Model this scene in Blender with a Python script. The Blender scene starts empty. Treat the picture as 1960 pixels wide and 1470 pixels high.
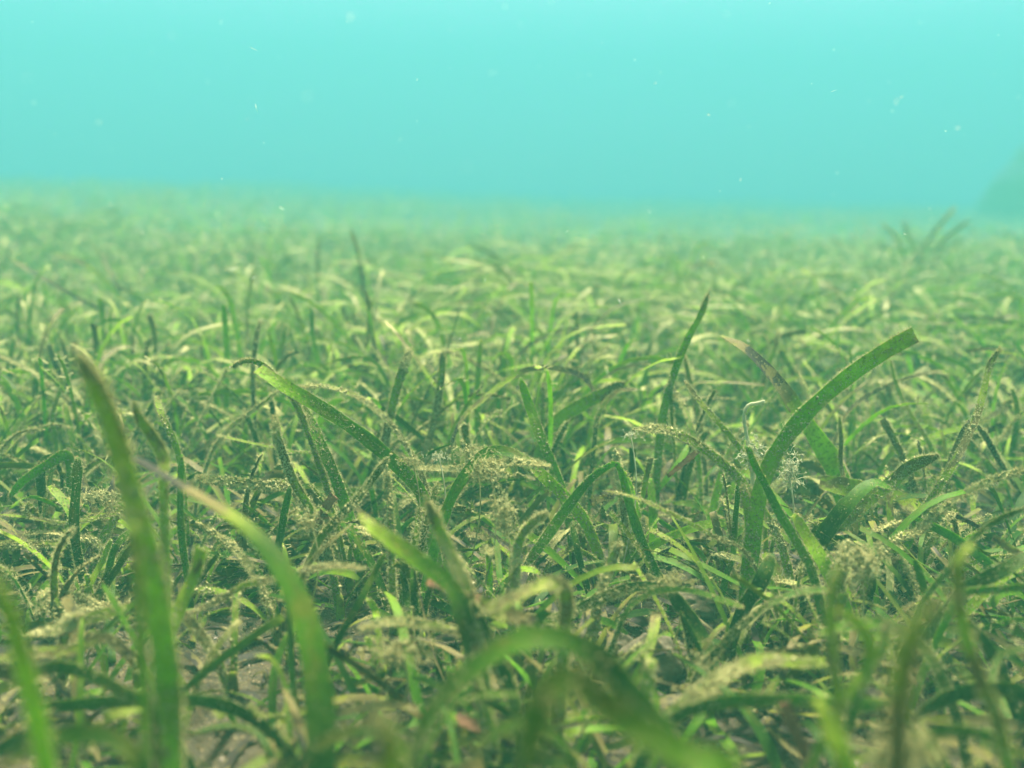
import bpy, math, random
import numpy as np

# ------------------------------------------------------------------ camera, world, sun, exposure
S = bpy.context.scene
COL = S.collection
F_PX, CU, CV = 1906.0, 980.0, 735.0            # focal length and centre of the 1960 x 1470 photograph
CAM_H, PITCH, ROLL = 0.22, math.radians(11.6), math.radians(0.8)
CP = np.array([0.0, 0.0, CAM_H])
_F = np.array([0, math.cos(PITCH), -math.sin(PITCH)])
_R0 = np.array([1.0, 0, 0]); _U0 = np.array([0, math.sin(PITCH), math.cos(PITCH)])
CR = _R0 * math.cos(ROLL) + _U0 * math.sin(ROLL)
CUP = _U0 * math.cos(ROLL) - _R0 * math.sin(ROLL)

def at(u, v, d):
    return CP + d * (_F + CR * ((u - CU) / F_PX) + CUP * ((CV - v) / F_PX))

def proj(p):
    q = np.asarray(p) - CP
    d = q @ _F
    return CU + F_PX * (q @ CR) / d, CV - F_PX * (q @ CUP) / d, d

cam_d = bpy.data.cameras.new("camera")
cam = bpy.data.objects.new("camera", cam_d); COL.objects.link(cam)
from mathutils import Matrix, Vector
cam.matrix_world = Matrix(((CR[0], CUP[0], -_F[0], CP[0]), (CR[1], CUP[1], -_F[1], CP[1]),
                           (CR[2], CUP[2], -_F[2], CP[2]), (0, 0, 0, 1)))
cam_d.sensor_width = 36.0
cam_d.lens = 36.0 * F_PX / 1960.0
cam_d.clip_start = 0.01
cam_d.clip_end = 200
cam_d.dof.use_dof = True
cam_d.dof.focus_distance = 0.53
cam_d.dof.aperture_fstop = 4.8
S.camera = cam

SUN_EL, SUN_AZ = math.radians(62), math.radians(20)      # azimuth measured from +Y (ahead) towards +X
W = bpy.data.worlds.new("World"); S.world = W; W.use_nodes = True
wn = W.node_tree; wn.nodes.clear()
wo = wn.nodes.new("ShaderNodeOutputWorld"); wb = wn.nodes.new("ShaderNodeBackground")
ws = wn.nodes.new("ShaderNodeTexSky"); ws.sky_type = 'NISHITA'; ws.sun_disc = False
ws.sun_elevation = SUN_EL; ws.sun_rotation = SUN_AZ
wm = wn.nodes.new("ShaderNodeMix"); wm.data_type = 'RGBA'; wm.blend_type = 'MULTIPLY'
wm.inputs[0].default_value = 1.0
wm.inputs[7].default_value = (1.85, 1.0, 0.27, 1)       # daylight filtered by green coastal water
wn.links.new(ws.outputs[0], wm.inputs[6]); wn.links.new(wm.outputs[2], wb.inputs[0])
wb.inputs[1].default_value = 0.11
wn.links.new(wb.outputs[0], wo.inputs[0])

sd = bpy.data.lights.new("sun", 'SUN'); sd.energy = 4.8; sd.angle = math.radians(14)
sd.color = (1.0, 0.87, 0.42)
sun = bpy.data.objects.new("sun", sd); COL.objects.link(sun)
sun_dir = Vector((math.sin(SUN_AZ) * math.cos(SUN_EL), math.cos(SUN_AZ) * math.cos(SUN_EL), math.sin(SUN_EL)))
sun.rotation_euler = sun_dir.to_track_quat('Z', 'Y').to_euler()
sun.location = (0, 0, 5)

S.view_settings.view_transform = 'Standard'; S.view_settings.look = 'None'
S.view_settings.exposure = 3.88; S.view_settings.gamma = 1.0
S.view_settings.use_curve_mapping = False
S.cycles.max_bounces = 6; S.cycles.diffuse_bounces = 3; S.cycles.transmission_bounces = 3
S.cycles.volume_bounces = 1; S.cycles.glossy_bounces = 2; S.cycles.transparent_max_bounces = 4
S.cycles.use_denoising = True
S.cycles.caustics_reflective = False; S.cycles.caustics_refractive = False

HAZE_DENSITY = 0.33
HAZE_COLOR = (0.060, 0.258, 0.208)
HAZE_ABSORB = (0.0, 0.0, 0.228)          # blue-green light travels farthest, red dies first

rng = np.random.default_rng(7)
random.seed(7)

# ------------------------------------------------------------------ helpers
def vnoise(x, y, scale, seed):
    x = np.asarray(x, float) / scale; y = np.asarray(y, float) / scale
    xi = np.floor(x).astype(np.int64); yi = np.floor(y).astype(np.int64)
    fx = x - xi; fy = y - yi
    fx = fx * fx * (3 - 2 * fx); fy = fy * fy * (3 - 2 * fy)
    def h(a, b):
        n = (a * 374761393 + b * 668265263 + seed * 1442695041) & 0x7fffffff
        n = ((n ^ (n >> 13)) * 1274126177) & 0x7fffffff
        return ((n ^ (n >> 16)) & 0xffff) / 65535.0
    return ((h(xi, yi) * (1 - fx) + h(xi + 1, yi) * fx) * (1 - fy) +
            (h(xi, yi + 1) * (1 - fx) + h(xi + 1, yi + 1) * fx) * fy) * 2 - 1

def ground_z(x, y):
    x = np.asarray(x, float); y = np.asarray(y, float)
    z = 0.008 * vnoise(x, y, 0.16, 3) + 0.004 * vnoise(x, y, 0.05, 4)
    far = np.clip((y - 1.0) / 3.0, 0, 1)
    z = z + far * 0.03 * vnoise(x, y, 0.6, 5)
    z = z - np.clip(y - 1.3, 0, 6) * (0.004 + 0.002 * np.clip(x / np.maximum(y, .3) / .5, -1, 1))
    z = z - np.clip(y - .7, 0, 3) * .014 * np.clip(x, -2, .3)
    return z

def set_mesh(name, V, faces_list, mat_ids=None, uvs=None, data=None, mats=(), smooth=True):
    """V (n,3); faces_list: list of (m,k) int arrays; data (n,4) point colour attribute; uvs (n,2) per vertex"""
    me = bpy.data.meshes.new(name)
    V = np.ascontiguousarray(V, np.float32)
    me.vertices.add(len(V)); me.vertices.foreach_set("co", V.ravel())
    loops = np.concatenate([f.ravel() for f in faces_list]).astype(np.int32)
    tot = np.concatenate([np.full(len(f), f.shape[1], np.int32) for f in faces_list])
    st = np.concatenate([[0], np.cumsum(tot)[:-1]]).astype(np.int32)
    me.loops.add(len(loops)); me.loops.foreach_set("vertex_index", loops)
    me.polygons.add(len(tot)); me.polygons.foreach_set("loop_start", st)
    if mat_ids is not None:
        me.polygons.foreach_set("material_index", np.concatenate(mat_ids).astype(np.int32))
    me.polygons.foreach_set("use_smooth", np.full(len(tot), smooth, bool))
    if uvs is not None:
        ul = me.uv_layers.new(name="UVMap")
        ul.data.foreach_set("uv", np.ascontiguousarray(uvs[loops], np.float32).ravel())
    if data is not None:
        ca = me.color_attributes.new(name="leafdata", type='FLOAT_COLOR', domain='POINT')
        ca.data.foreach_set("color", np.ascontiguousarray(data, np.float32).ravel())
    for m in mats: me.materials.append(m)
    me.update(calc_edges=True)
    return me

def link(name, me, parent=None, **props):
    o = bpy.data.objects.new(name, me); COL.objects.link(o)
    if parent is not None: o.parent = parent
    for k, v in props.items(): o[k] = v
    return o

def unit(a):
    return a / np.maximum(np.linalg.norm(a, axis=-1, keepdims=True), 1e-9)

# ------------------------------------------------------------------ materials
def new_mat(name):
    m = bpy.data.materials.new(name); m.use_nodes = True
    nt = m.node_tree; nt.nodes.clear()
    return m, nt, nt.nodes, nt.links

def N(nt, t, **kw):
    n = nt.nodes.new(t)
    for k, v in kw.items(): setattr(n, k, v)
    return n

def mixc(nt, fac, a, b, blend='MIX'):
    n = N(nt, "ShaderNodeMix", data_type='RGBA', blend_type=blend)
    for i, v in ((0, fac), (6, a), (7, b)):
        if hasattr(v, "is_linked") or hasattr(v, "links"): nt.links.new(v, n.inputs[i])
        elif i == 0: n.inputs[0].default_value = v
        else: n.inputs[i].default_value = (*v, 1) if len(v) == 3 else v
    return n.outputs[2]

def math_(nt, op, a, b=None, c=None, clamp=False):
    n = N(nt, "ShaderNodeMath", operation=op, use_clamp=clamp)
    for i, v in enumerate((a, b, c)):
        if v is None: continue
        if isinstance(v, (int, float)): n.inputs[i].default_value = v
        else: nt.links.new(v, n.inputs[i])
    return n.outputs[0]

def ramp01(nt, v, lo, hi):
    n = N(nt, "ShaderNodeMapRange", interpolation_type='SMOOTHSTEP')
    nt.links.new(v, n.inputs[0])
    for i, q in ((1, lo), (2, hi)):
        if isinstance(q, (int, float)): n.inputs[i].default_value = q
        else: nt.links.new(q, n.inputs[i])
    return n.outputs[0]

def noise(nt, vec, scale, detail=3, rough=0.6):
    n = N(nt, "ShaderNodeTexNoise"); n.inputs["Scale"].default_value = scale
    n.inputs["Detail"].default_value = detail; n.inputs["Roughness"].default_value = rough
    nt.links.new(vec, n.inputs["Vector"]); return n.outputs[0]

def leaf_material():
    m, nt, nd, lk = new_mat("seagrass_leaf")
    out = N(nt, "ShaderNodeOutputMaterial")
    at_ = N(nt, "ShaderNodeAttribute", attribute_name="leafdata")
    sep = N(nt, "ShaderNodeSeparateColor"); lk.new(at_.outputs["Color"], sep.inputs[0])
    hue, age, epi = sep.outputs[0], sep.outputs[1], sep.outputs[2]
    seed = at_.outputs["Alpha"]
    uv = N(nt, "ShaderNodeUVMap"); uv.uv_map = "UVMap"
    # uv: x across 0..1, y centimetres from the base; seed shifts the pattern from leaf to leaf
    comb = N(nt, "ShaderNodeCombineXYZ"); lk.new(seed, comb.inputs[2])
    sc = math_(nt, 'MULTIPLY', seed, 57.0); lk.new(sc, comb.inputs[2])
    add = N(nt, "ShaderNodeVectorMath", operation='ADD'); lk.new(uv.outputs[0], add.inputs[0]); lk.new(comb.outputs[0], add.inputs[1])
    def mapped(sx, sy):
        mp = N(nt, "ShaderNodeMapping"); mp.inputs["Scale"].default_value = (sx, sy, 1)
        lk.new(add.outputs[0], mp.inputs[0]); return mp.outputs[0]
    stri = noise(nt, mapped(17, 0.25), 1.0, 2)
    patch = noise(nt, mapped(0.8, 0.75), 1.0, 4, 0.65)
    patch2 = noise(nt, mapped(0.6, 0.42), 1.3, 3, 0.6)
    fine = noise(nt, mapped(6, 7), 1.0, 4, 0.7)
    grit = noise(nt, mapped(11, 13), 1.0, 2, 0.6)
    gr = N(nt, "ShaderNodeValToRGB"); lk.new(hue, gr.inputs[0]); el = gr.color_ramp.elements
    el[0].color = (0.010, 0.050, 0.001, 1); el[1].color = (0.24, 0.42, 0.010, 1)
    e_ = el.new(0.38); e_.color = (0.058, 0.190, 0.002, 1)
    green = gr.outputs[0]
    green = mixc(nt, ramp01(nt, stri, 0.42, 0.60), green, mixc(nt, math_(nt, 'MULTIPLY_ADD', hue, 0.40, 0.06), green, (0.13, 0.30, 0.008)))
    green = mixc(nt, math_(nt, 'MULTIPLY', ramp01(nt, patch, 0.45, 0.7), 0.5), green, (0.06, 0.12, 0.012))
    # ageing: olive, then brown, then black spots
    lim = math_(nt, 'SUBTRACT', 0.86, math_(nt, 'MULTIPLY', age, 0.62))
    bf = ramp01(nt, patch2, lim, math_(nt, 'ADD', lim, 0.12))
    brown = mixc(nt, fine, (0.045, 0.039, 0.014), (0.14, 0.130, 0.048))
    green = mixc(nt, math_(nt, 'MULTIPLY', ramp01(nt, fine, 0.52, 0.64), 0.55), green, (0.012, 0.045, 0.004))
    green = mixc(nt, math_(nt, 'MULTIPLY', ramp01(nt, fine, 0.46, 0.34), math_(nt, 'MULTIPLY_ADD', hue, 0.35, 0.14)), green, (0.24, 0.36, 0.04))
    green = mixc(nt, math_(nt, 'MULTIPLY', ramp01(nt, patch2, 0.52, 0.68), 0.38), green, (0.14, 0.12, 0.02))
    col = mixc(nt, math_(nt, 'MULTIPLY', age, 0.55), green, (0.24, 0.21, 0.035))
    col = mixc(nt, bf, col, brown)
    lim2 = math_(nt, 'SUBTRACT', 1.0, math_(nt, 'MULTIPLY', age, 0.46))
    kf = ramp01(nt, patch, lim2, math_(nt, 'ADD', lim2, 0.06))
    col = mixc(nt, kf, col, (0.02, 0.018, 0.016))
    # film of silt and epiphytes
    geo = N(nt, "ShaderNodeNewGeometry")
    sx = N(nt, "ShaderNodeSeparateXYZ"); lk.new(geo.outputs["Normal"], sx.inputs[0])
    up = math_(nt, 'MAXIMUM', sx.outputs[2], 0.0)
    cover = math_(nt, 'MULTIPLY', epi, math_(nt, 'ADD', math_(nt, 'MULTIPLY', up, 0.26), 0.26))
    lim3 = math_(nt, 'SUBTRACT', 0.80, cover)
    fm = math_(nt, 'ADD', math_(nt, 'MULTIPLY', fine, 0.55), math_(nt, 'MULTIPLY', patch, 0.45))
    sf = ramp01(nt, fm, lim3, math_(nt, 'ADD', lim3, 0.16))
    silt = mixc(nt, grit, (0.17, 0.17, 0.06), (0.50, 0.50, 0.25))
    col = mixc(nt, math_(nt, 'MULTIPLY', sf, 0.9), col, silt)
    spk = ramp01(nt, grit, math_(nt, 'SUBTRACT', 0.82, math_(nt, 'MULTIPLY', epi, 0.16)), 0.86)
    col = mixc(nt, math_(nt, 'MULTIPLY', spk, 0.45), col, (0.55, 0.53, 0.33))
    pb = N(nt, "ShaderNodeBsdfPrincipled"); lk.new(col, pb.inputs["Base Color"])
    pb.inputs["Roughness"].default_value = 0.5; pb.inputs["Specular IOR Level"].default_value = 0.10
    bh = math_(nt, 'ADD', math_(nt, 'MULTIPLY', stri, 0.35), math_(nt, 'ADD', math_(nt, 'MULTIPLY', fine, 0.5), math_(nt, 'MULTIPLY', sf, 0.8)))
    bp = N(nt, "ShaderNodeBump"); bp.inputs["Strength"].default_value = 0.6; bp.inputs["Distance"].default_value = 0.0006
    lk.new(bh, bp.inputs["Height"]); lk.new(bp.outputs[0], pb.inputs["Normal"])
    tr = N(nt, "ShaderNodeBsdfTranslucent")
    tcol = mixc(nt, 1.0, col, (1.45, 1.5, 0.3), 'MULTIPLY'); lk.new(tcol, tr.inputs[0])
    ms = N(nt, "ShaderNodeMixShader")
    tf = math_(nt, 'MULTIPLY', math_(nt, 'SUBTRACT', 1.0, math_(nt, 'MULTIPLY', age, 0.5)), 0.50)
    lk.new(tf, ms.inputs[0]); lk.new(pb.outputs[0], ms.inputs[1]); lk.new(tr.outputs[0], ms.inputs[2])
    lk.new(ms.outputs[0], out.inputs[0])
    return m

def fuzz_material(name="algae_fuzz", c0=(0.16, 0.16, 0.06), c1=(0.42, 0.42, 0.22)):
    m, nt, nd, lk = new_mat(name)
    out = N(nt, "ShaderNodeOutputMaterial")
    tc = N(nt, "ShaderNodeNewGeometry")
    n1 = noise(nt, tc.outputs["Position"], 260, 2)
    n2 = noise(nt, tc.outputs["Position"], 28, 2)
    f = math_(nt, 'ADD', math_(nt, 'MULTIPLY', n1, 0.7), math_(nt, 'MULTIPLY', n2, 0.5))
    col = mixc(nt, ramp01(nt, f, 0.35, 0.8), c0, c1)
    d = N(nt, "ShaderNodeBsdfDiffuse"); lk.new(col, d.inputs[0])
    t = N(nt, "ShaderNodeBsdfTranslucent"); lk.new(col, t.inputs[0])
    ms = N(nt, "ShaderNodeMixShader"); ms.inputs[0].default_value = 0.4
    lk.new(d.outputs[0], ms.inputs[1]); lk.new(t.outputs[0], ms.inputs[2]); lk.new(ms.outputs[0], out.inputs[0])
    return m

def sand_material():
    m, nt, nd, lk = new_mat("seabed_sand")
    out = N(nt, "ShaderNodeOutputMaterial"); g = N(nt, "ShaderNodeNewGeometry")
    P = g.outputs["Position"]
    a = noise(nt, P, 9, 4); b = noise(nt, P, 160, 4, 0.75); c = noise(nt, P, 620, 3, 0.7)
    col = mixc(nt, ramp01(nt, a, 0.35, 0.65), (0.018, 0.0145, 0.0035), (0.050, 0.039, 0.011))
    col = mixc(nt, ramp01(nt, b, 0.3, 0.7), mixc(nt, 0.55, col, (0.05, 0.05, 0.035)), col)
    col = mixc(nt, ramp01(nt, c, 0.40, 0.56), (0.045, 0.042, 0.034), col)
    col = mixc(nt, math_(nt, 'MULTIPLY', ramp01(nt, c, 0.60, 0.68), 0.8), col, (0.26, 0.23, 0.15))
    pb = N(nt, "ShaderNodeBsdfPrincipled"); lk.new(col, pb.inputs["Base Color"])
    pb.inputs["Roughness"].default_value = 0.9; pb.inputs["Specular IOR Level"].default_value = 0.15
    h = math_(nt, 'ADD', math_(nt, 'MULTIPLY', b, 1.0), math_(nt, 'MULTIPLY', c, 0.5))
    bp = N(nt, "ShaderNodeBump"); bp.inputs["Strength"].default_value = 1.0; bp.inputs["Distance"].default_value = 0.003
    lk.new(h, bp.inputs["Height"]); lk.new(bp.outputs[0], pb.inputs["Normal"]); lk.new(pb.outputs[0], out.inputs[0])
    return m

def stone_material(name, c0, c1, scale=60):
    m, nt, nd, lk = new_mat(name)
    out = N(nt, "ShaderNodeOutputMaterial"); tc = N(nt, "ShaderNodeTexCoord")
    a = noise(nt, tc.outputs["Object"], scale, 5, 0.7); b = noise(nt, tc.outputs["Object"], scale * 9, 3)
    col = mixc(nt, ramp01(nt, a, 0.35, 0.65), c0, c1)
    col = mixc(nt, math_(nt, 'MULTIPLY', ramp01(nt, b, 0.5, 0.7), 0.5), col, (0.10, 0.10, 0.06))
    pb = N(nt, "ShaderNodeBsdfPrincipled"); lk.new(col, pb.inputs["Base Color"]); pb.inputs["Roughness"].default_value = 0.85
    bp = N(nt, "ShaderNodeBump"); bp.inputs["Strength"].default_value = 0.7; bp.inputs["Distance"].default_value = 0.15 / scale
    lk.new(a, bp.inputs["Height"]); lk.new(bp.outputs[0], pb.inputs["Normal"]); lk.new(pb.outputs[0], out.inputs[0])
    return m

M_LEAF = leaf_material()
M_FUZZ = fuzz_material()
M_PALE = fuzz_material("pale_algae", (0.26, 0.28, 0.18), (0.46, 0.48, 0.34))
M_SAND = sand_material()
M_STONE = stone_material("pebble_stone", (0.034, 0.029, 0.015), (0.078, 0.068, 0.038), 160)
M_ROCK = stone_material("boulder_rock", (0.006, 0.010, 0.030), (0.018, 0.028, 0.070), 8)

# ------------------------------------------------------------------ seabed, one sheet to the horizon
def graded(lo, hi, step, far, growth=1.28):
    core = np.arange(lo, hi + 1e-6, step)
    r = []; s = step; p = hi
    while p < far: s *= growth; p = min(p + s, far); r.append(p)
    l = []; s = step; p = lo
    while p > -far: s *= growth; p = max(p - s, -far); l.append(p)
    return np.array(l[::-1] + list(core) + r)

gx = graded(-0.55, 0.55, 0.004, 20.0); gy = graded(0.18, 1.0, 0.004, 20.0)
GX, GY = np.meshgrid(gx, gy, indexing='ij')
GZ = ground_z(GX, GY)
nearm = ((np.abs(GX) < 0.7) & (GY > 0.05) & (GY < 1.4))
GZ = GZ + nearm * (0.0022 * vnoise(GX, GY, 0.014, 11) + 0.0018 * np.maximum(vnoise(GX, GY, 0.009, 12), 0))
nx, ny = GX.shape
idx = np.arange(nx * ny).reshape(nx, ny)
q = np.stack([idx[:-1, :-1], idx[1:, :-1], idx[1:, 1:], idx[:-1, 1:]], -1).reshape(-1, 4)
me = set_mesh("seabed", np.stack([GX, GY, GZ], -1).reshape(-1, 3), [q], mats=[M_SAND])
link("seabed", me, kind="structure")

# ------------------------------------------------------------------ leaf geometry
def ribbon_batch(C, Nf, Hw, hue, age, epi, seed, thick=0.00022, cols=4, closed=True):
    """C (L,S,3) centre lines base to tip, Nf (L,S,3) face normals, Hw (L,S) half widths,
    hue/age/epi (L,S) arrays, seed (L,)."""
    L, Sg, _ = C.shape
    T = unit(np.gradient(C, axis=1))
    B = unit(np.cross(T, Nf)); Nn = unit(np.cross(B, T))
    if closed:
        a = np.array([-1, -.36, .36, 1, 1, .36, -.36, -1]); b = np.array([.4, 1, 1, .4, -.4, -1, -1, -.4]) * thick
        curl = np.array([.10, -.03, -.03, .10, .10, -.03, -.03, .10])
    else:
        a = np.array([-1, 0, 1.0]); b = np.zeros(3); curl = np.array([.12, -.12, .12])
    k = len(a)
    V = (C[:, :, None, :] + B[:, :, None, :] * (Hw[:, :, None] * a)[..., None]
         + Nn[:, :, None, :] * (b + Hw[:, :, None] * curl)[..., None])
    seg = np.linalg.norm(np.diff(C, axis=1), axis=2)
    ln = np.concatenate([np.zeros((L, 1)), np.cumsum(seg, 1)], 1) * 100
    UV = np.stack([np.broadcast_to((a + 1) / 2, (L, Sg, k)), np.broadcast_to(ln[:, :, None], (L, Sg, k))], -1)
    D = np.stack([np.broadcast_to(np.asarray(x)[..., None] if np.ndim(x) == 2 else np.reshape(x, (-1, 1, 1)), (L, Sg, k))
                  for x in (hue, age, epi, seed)], -1)
    id_ = np.arange(L * Sg * k).reshape(L, Sg, k)
    if closed:
        nxt = np.roll(id_, -1, axis=2)
        f = np.stack([id_[:, :-1], nxt[:, :-1], nxt[:, 1:], id_[:, 1:]], -1)
        f = np.delete(f, [3, 7], axis=2).reshape(-1, 4)          # crisp edges: the two faces keep their own normals
        cap = np.concatenate([id_[:, -1].reshape(L, k), id_[:, 0, ::-1].reshape(L, k)])
        faces = [f, cap]
    else:
        f = np.stack([id_[:, :-1, :-1], id_[:, :-1, 1:], id_[:, 1:, 1:], id_[:, 1:, :-1]], -1).reshape(-1, 4)
        faces = [f]
    return V.reshape(-1, 3), faces, UV.reshape(-1, 2), D.reshape(-1, 4), B, Nn, T

def fuzz_on(C, B, Nn, T, Hw, n, epi, lmin, lmax, wid, tipbias=0.25, r=rng):
    """hair-like epiphytes and crumbs on ONE leaf: C,B,Nn,T (S,3), Hw (S,)"""
    Sg = len(C)
    t = r.random(n * 3)
    ph = r.random(4) * 6.28
    dens = 0.35 + 0.65 * (0.5 + 0.5 * np.sin(t * 9 + ph[0])) * (0.5 + 0.5 * np.sin(t * 23 + ph[1]))
    dens = dens + tipbias * (t > 0.93) * 2
    keep = r.random(n * 3) < dens * 0.75
    t = t[keep][:n]; m = len(t)
    if m == 0: return np.zeros((0, 3)), np.zeros((0, 3), int)
    x = t * (Sg - 1); i = np.minimum(x.astype(int), Sg - 2); fr = (x - i)[:, None]
    c = C[i] * (1 - fr) + C[i + 1] * fr; b = B[i]; nn = Nn[i]; tt = T[i]
    hw = (Hw[i] * (1 - fr[:, 0]) + Hw[i + 1] * fr[:, 0])[:, None]
    edge = r.random(m) < 0.55
    a = np.where(edge, np.sign(r.random(m) - .5) * 0.98, r.uniform(-1, 1, m))[:, None]
    side = np.sign(r.random(m) - 0.35)[:, None]
    p = c + b * hw * a + nn * side * 0.0002
    d = unit(b * a * np.where(edge, 1.0, 0.2)[:, None] + nn * side * r.uniform(.2, 1.2, (m, 1)) + r.normal(0, .55, (m, 3)) + tt * .25)
    ln = (r.uniform(lmin, lmax, (m, 1)) * (0.4 + 0.6 * r.random((m, 1))))
    w = unit(np.cross(d, r.normal(0, 1, (m, 3)))) * wid * r.uniform(.6, 1.6, (m, 1))
    bend = unit(np.cross(d, r.normal(0, 1, (m, 3)))) * ln * 0.3
    p0, p1 = p - w, p + w
    p2 = p + d * ln * .55 + bend + w * .6; p3 = p + d * ln * .55 + bend - w * .6
    p4 = p + d * ln
    V = np.stack([p0, p1, p2, p3, p4], 1).reshape(-1, 3)
    k = np.arange(m)[:, None] * 5
    return V, np.concatenate([k + np.array([[0, 1, 2]]), k + np.array([[0, 2, 3]]), k + np.array([[3, 2, 4]])])

def crumbs_at(P, size, r=rng):
    """small irregular octahedra at P (m,3), size (m,)"""
    m = len(P)
    o = np.array([[1, 0, 0], [-1, 0, 0], [0, 1, 0], [0, -1, 0], [0, 0, 1], [0, 0, -1.0]])
    V = P[:, None, :] + (o[None] * r.uniform(.4, 1.2, (m, 6, 1)) + r.normal(0, .2, (m, 6, 3))) * size[:, None, None]
    f = np.array([[0, 2, 4], [2, 1, 4], [1, 3, 4], [3, 0, 4], [2, 0, 5], [1, 2, 5], [3, 1, 5], [0, 3, 5]])
    return V.reshape(-1, 3), (np.arange(m)[:, None, None] * 6 + f[None]).reshape(-1, 3)

def leaf_mesh(name, C, Nf, Hw, hue, age, epi, origin, nf=200, lmax=0.003, wid=0.00013, thick=0.00022, ncr=None):
    """one leaf as one mesh, coordinates relative to origin; hue/age/epi scalars or (S,) arrays"""
    C = np.asarray(C)[None]; Nf = np.asarray(Nf)[None]; Hw = np.asarray(Hw)[None]
    Sg = C.shape[1]
    ex = lambda q: np.broadcast_to(np.asarray(q, float), (Sg,))[None]
    V, F, UV, D, B, Nn, T = ribbon_batch(C, Nf, Hw, ex(hue), ex(age), ex(epi), np.array([rng.random()]), thick)
    em = float(np.mean(epi)); am = float(np.mean(age))
    n = int(nf * (0.12 + em))
    fv, ff = fuzz_on(C[0], B[0], Nn[0], T[0], Hw[0], n, em, lmax * .3, lmax, wid)
    k = int((0.05 + em) * nf * 0.22) if ncr is None else ncr
    cc_ = rng.random(max(2, Sg // 4)); i = np.clip((rng.choice(cc_, k) + rng.normal(0, .05, k)) * Sg, 0, Sg - 1).astype(int) if k else np.zeros(0, int); cl = np.clip(rng.normal(0, .7, k), -1, 1)
    cp = C[0][i] + B[0][i] * (Hw[0][i] * cl)[:, None] + Nn[0][i] * (np.sign(rng.random(k) - .3) * thick * 1.5)[:, None] + T[0][i] * rng.uniform(-.004, .004, (k, 1))
    cv, cf = crumbs_at(cp, np.minimum(rng.exponential(.00022, k) + .00012, .0009) * (0.6 + em) * (lmax / .003) ** .5)
    n0, n1 = len(V), len(V) + len(fv)
    VV = np.concatenate([V, fv, cv]) - np.asarray(origin)
    extra = n1 - n0 + len(cv)
    UV = np.concatenate([UV, np.zeros((extra, 2))]); D = np.concatenate([D, np.tile([[.5, am, em, 0]], (extra, 1))])
    faces = F + [ff + n0, cf + n1]
    ids = [np.zeros(len(F[0])), np.zeros(len(F[1])), np.ones(len(ff)), np.ones(len(cf))]
    return set_mesh(name, VV, faces, ids, UV, D, (M_LEAF, M_FUZZ))

def grow(base, phi, th0, beta, L, width, Sg=14, tw0=0.0, tw1=0.0, tip='round', pw=1.5, wav=0.0):
    """centre line, normals and half widths of a leaf that rises from base and bends over towards phi"""
    s = np.linspace(0, 1, Sg)
    th = th0 + beta * s ** pw
    ph = phi + wav * np.sin(s * 5 + phi * 3)
    d = np.stack([np.sin(th) * np.cos(ph), np.sin(th) * np.sin(ph), np.cos(th)], -1)
    C = np.asarray(base) + np.concatenate([np.zeros((1, 3)), np.cumsum((d[1:] + d[:-1]) / 2 * L / (Sg - 1), 0)])
    n = np.stack([-np.cos(th) * np.cos(ph), -np.cos(th) * np.sin(ph), np.sin(th)], -1)
    b = np.cross(d, n); tw = tw0 + tw1 * s
    n = n * np.cos(tw)[:, None] + b * np.sin(tw)[:, None]
    hw = width / 2 * (0.62 + 0.38 * np.minimum(s / .25, 1))
    if tip == 'round': hw = hw * np.sqrt(np.clip((1.02 - s) / .10, 0.04, 1))
    # keep it above the sand
    g = ground_z(C[:, 0], C[:, 1]) + 0.0025
    C[:, 2] = np.where(s > .05, np.maximum(C[:, 2], g), C[:, 2])
    return C, n, hw

def catmull(P, n):
    P = np.asarray(P, float)
    if len(P) == 2:
        t = np.linspace(0, 1, n)[:, None]; return P[0] * (1 - t) + P[1] * t
    Q = np.vstack([2 * P[0] - P[1], P, 2 * P[-1] - P[-2]])
    seg = np.concatenate([[0], np.cumsum(np.linalg.norm(np.diff(P[:, :3], axis=0), axis=1))])
    t = np.interp(np.linspace(0, seg[-1], n), seg, np.arange(len(P)))
    i = np.minimum(t.astype(int), len(P) - 2); f = (t - i)[:, None]
    a, b, c, d = Q[i], Q[i + 1], Q[i + 2], Q[i + 3]
    return 0.5 * (2 * b + (c - a) * f + (2 * a - 5 * b + 4 * c - d) * f * f + (3 * b - a - 3 * c + d) * f ** 3)

PAL = {  # hue, age of each look
    'd': (0.0, 0.00), 'g': (0.20, 0.02), 'm': (0.45, 0.08), 'y': (0.75, 0.15), 'Y': (1.0, 0.10),
    'o': (0.60, 0.50), 'b': (0.55, 0.85), 'k': (0.40, 1.28), 'r': (0.50, 1.0), 't': (0.75, 0.62)}

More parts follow.
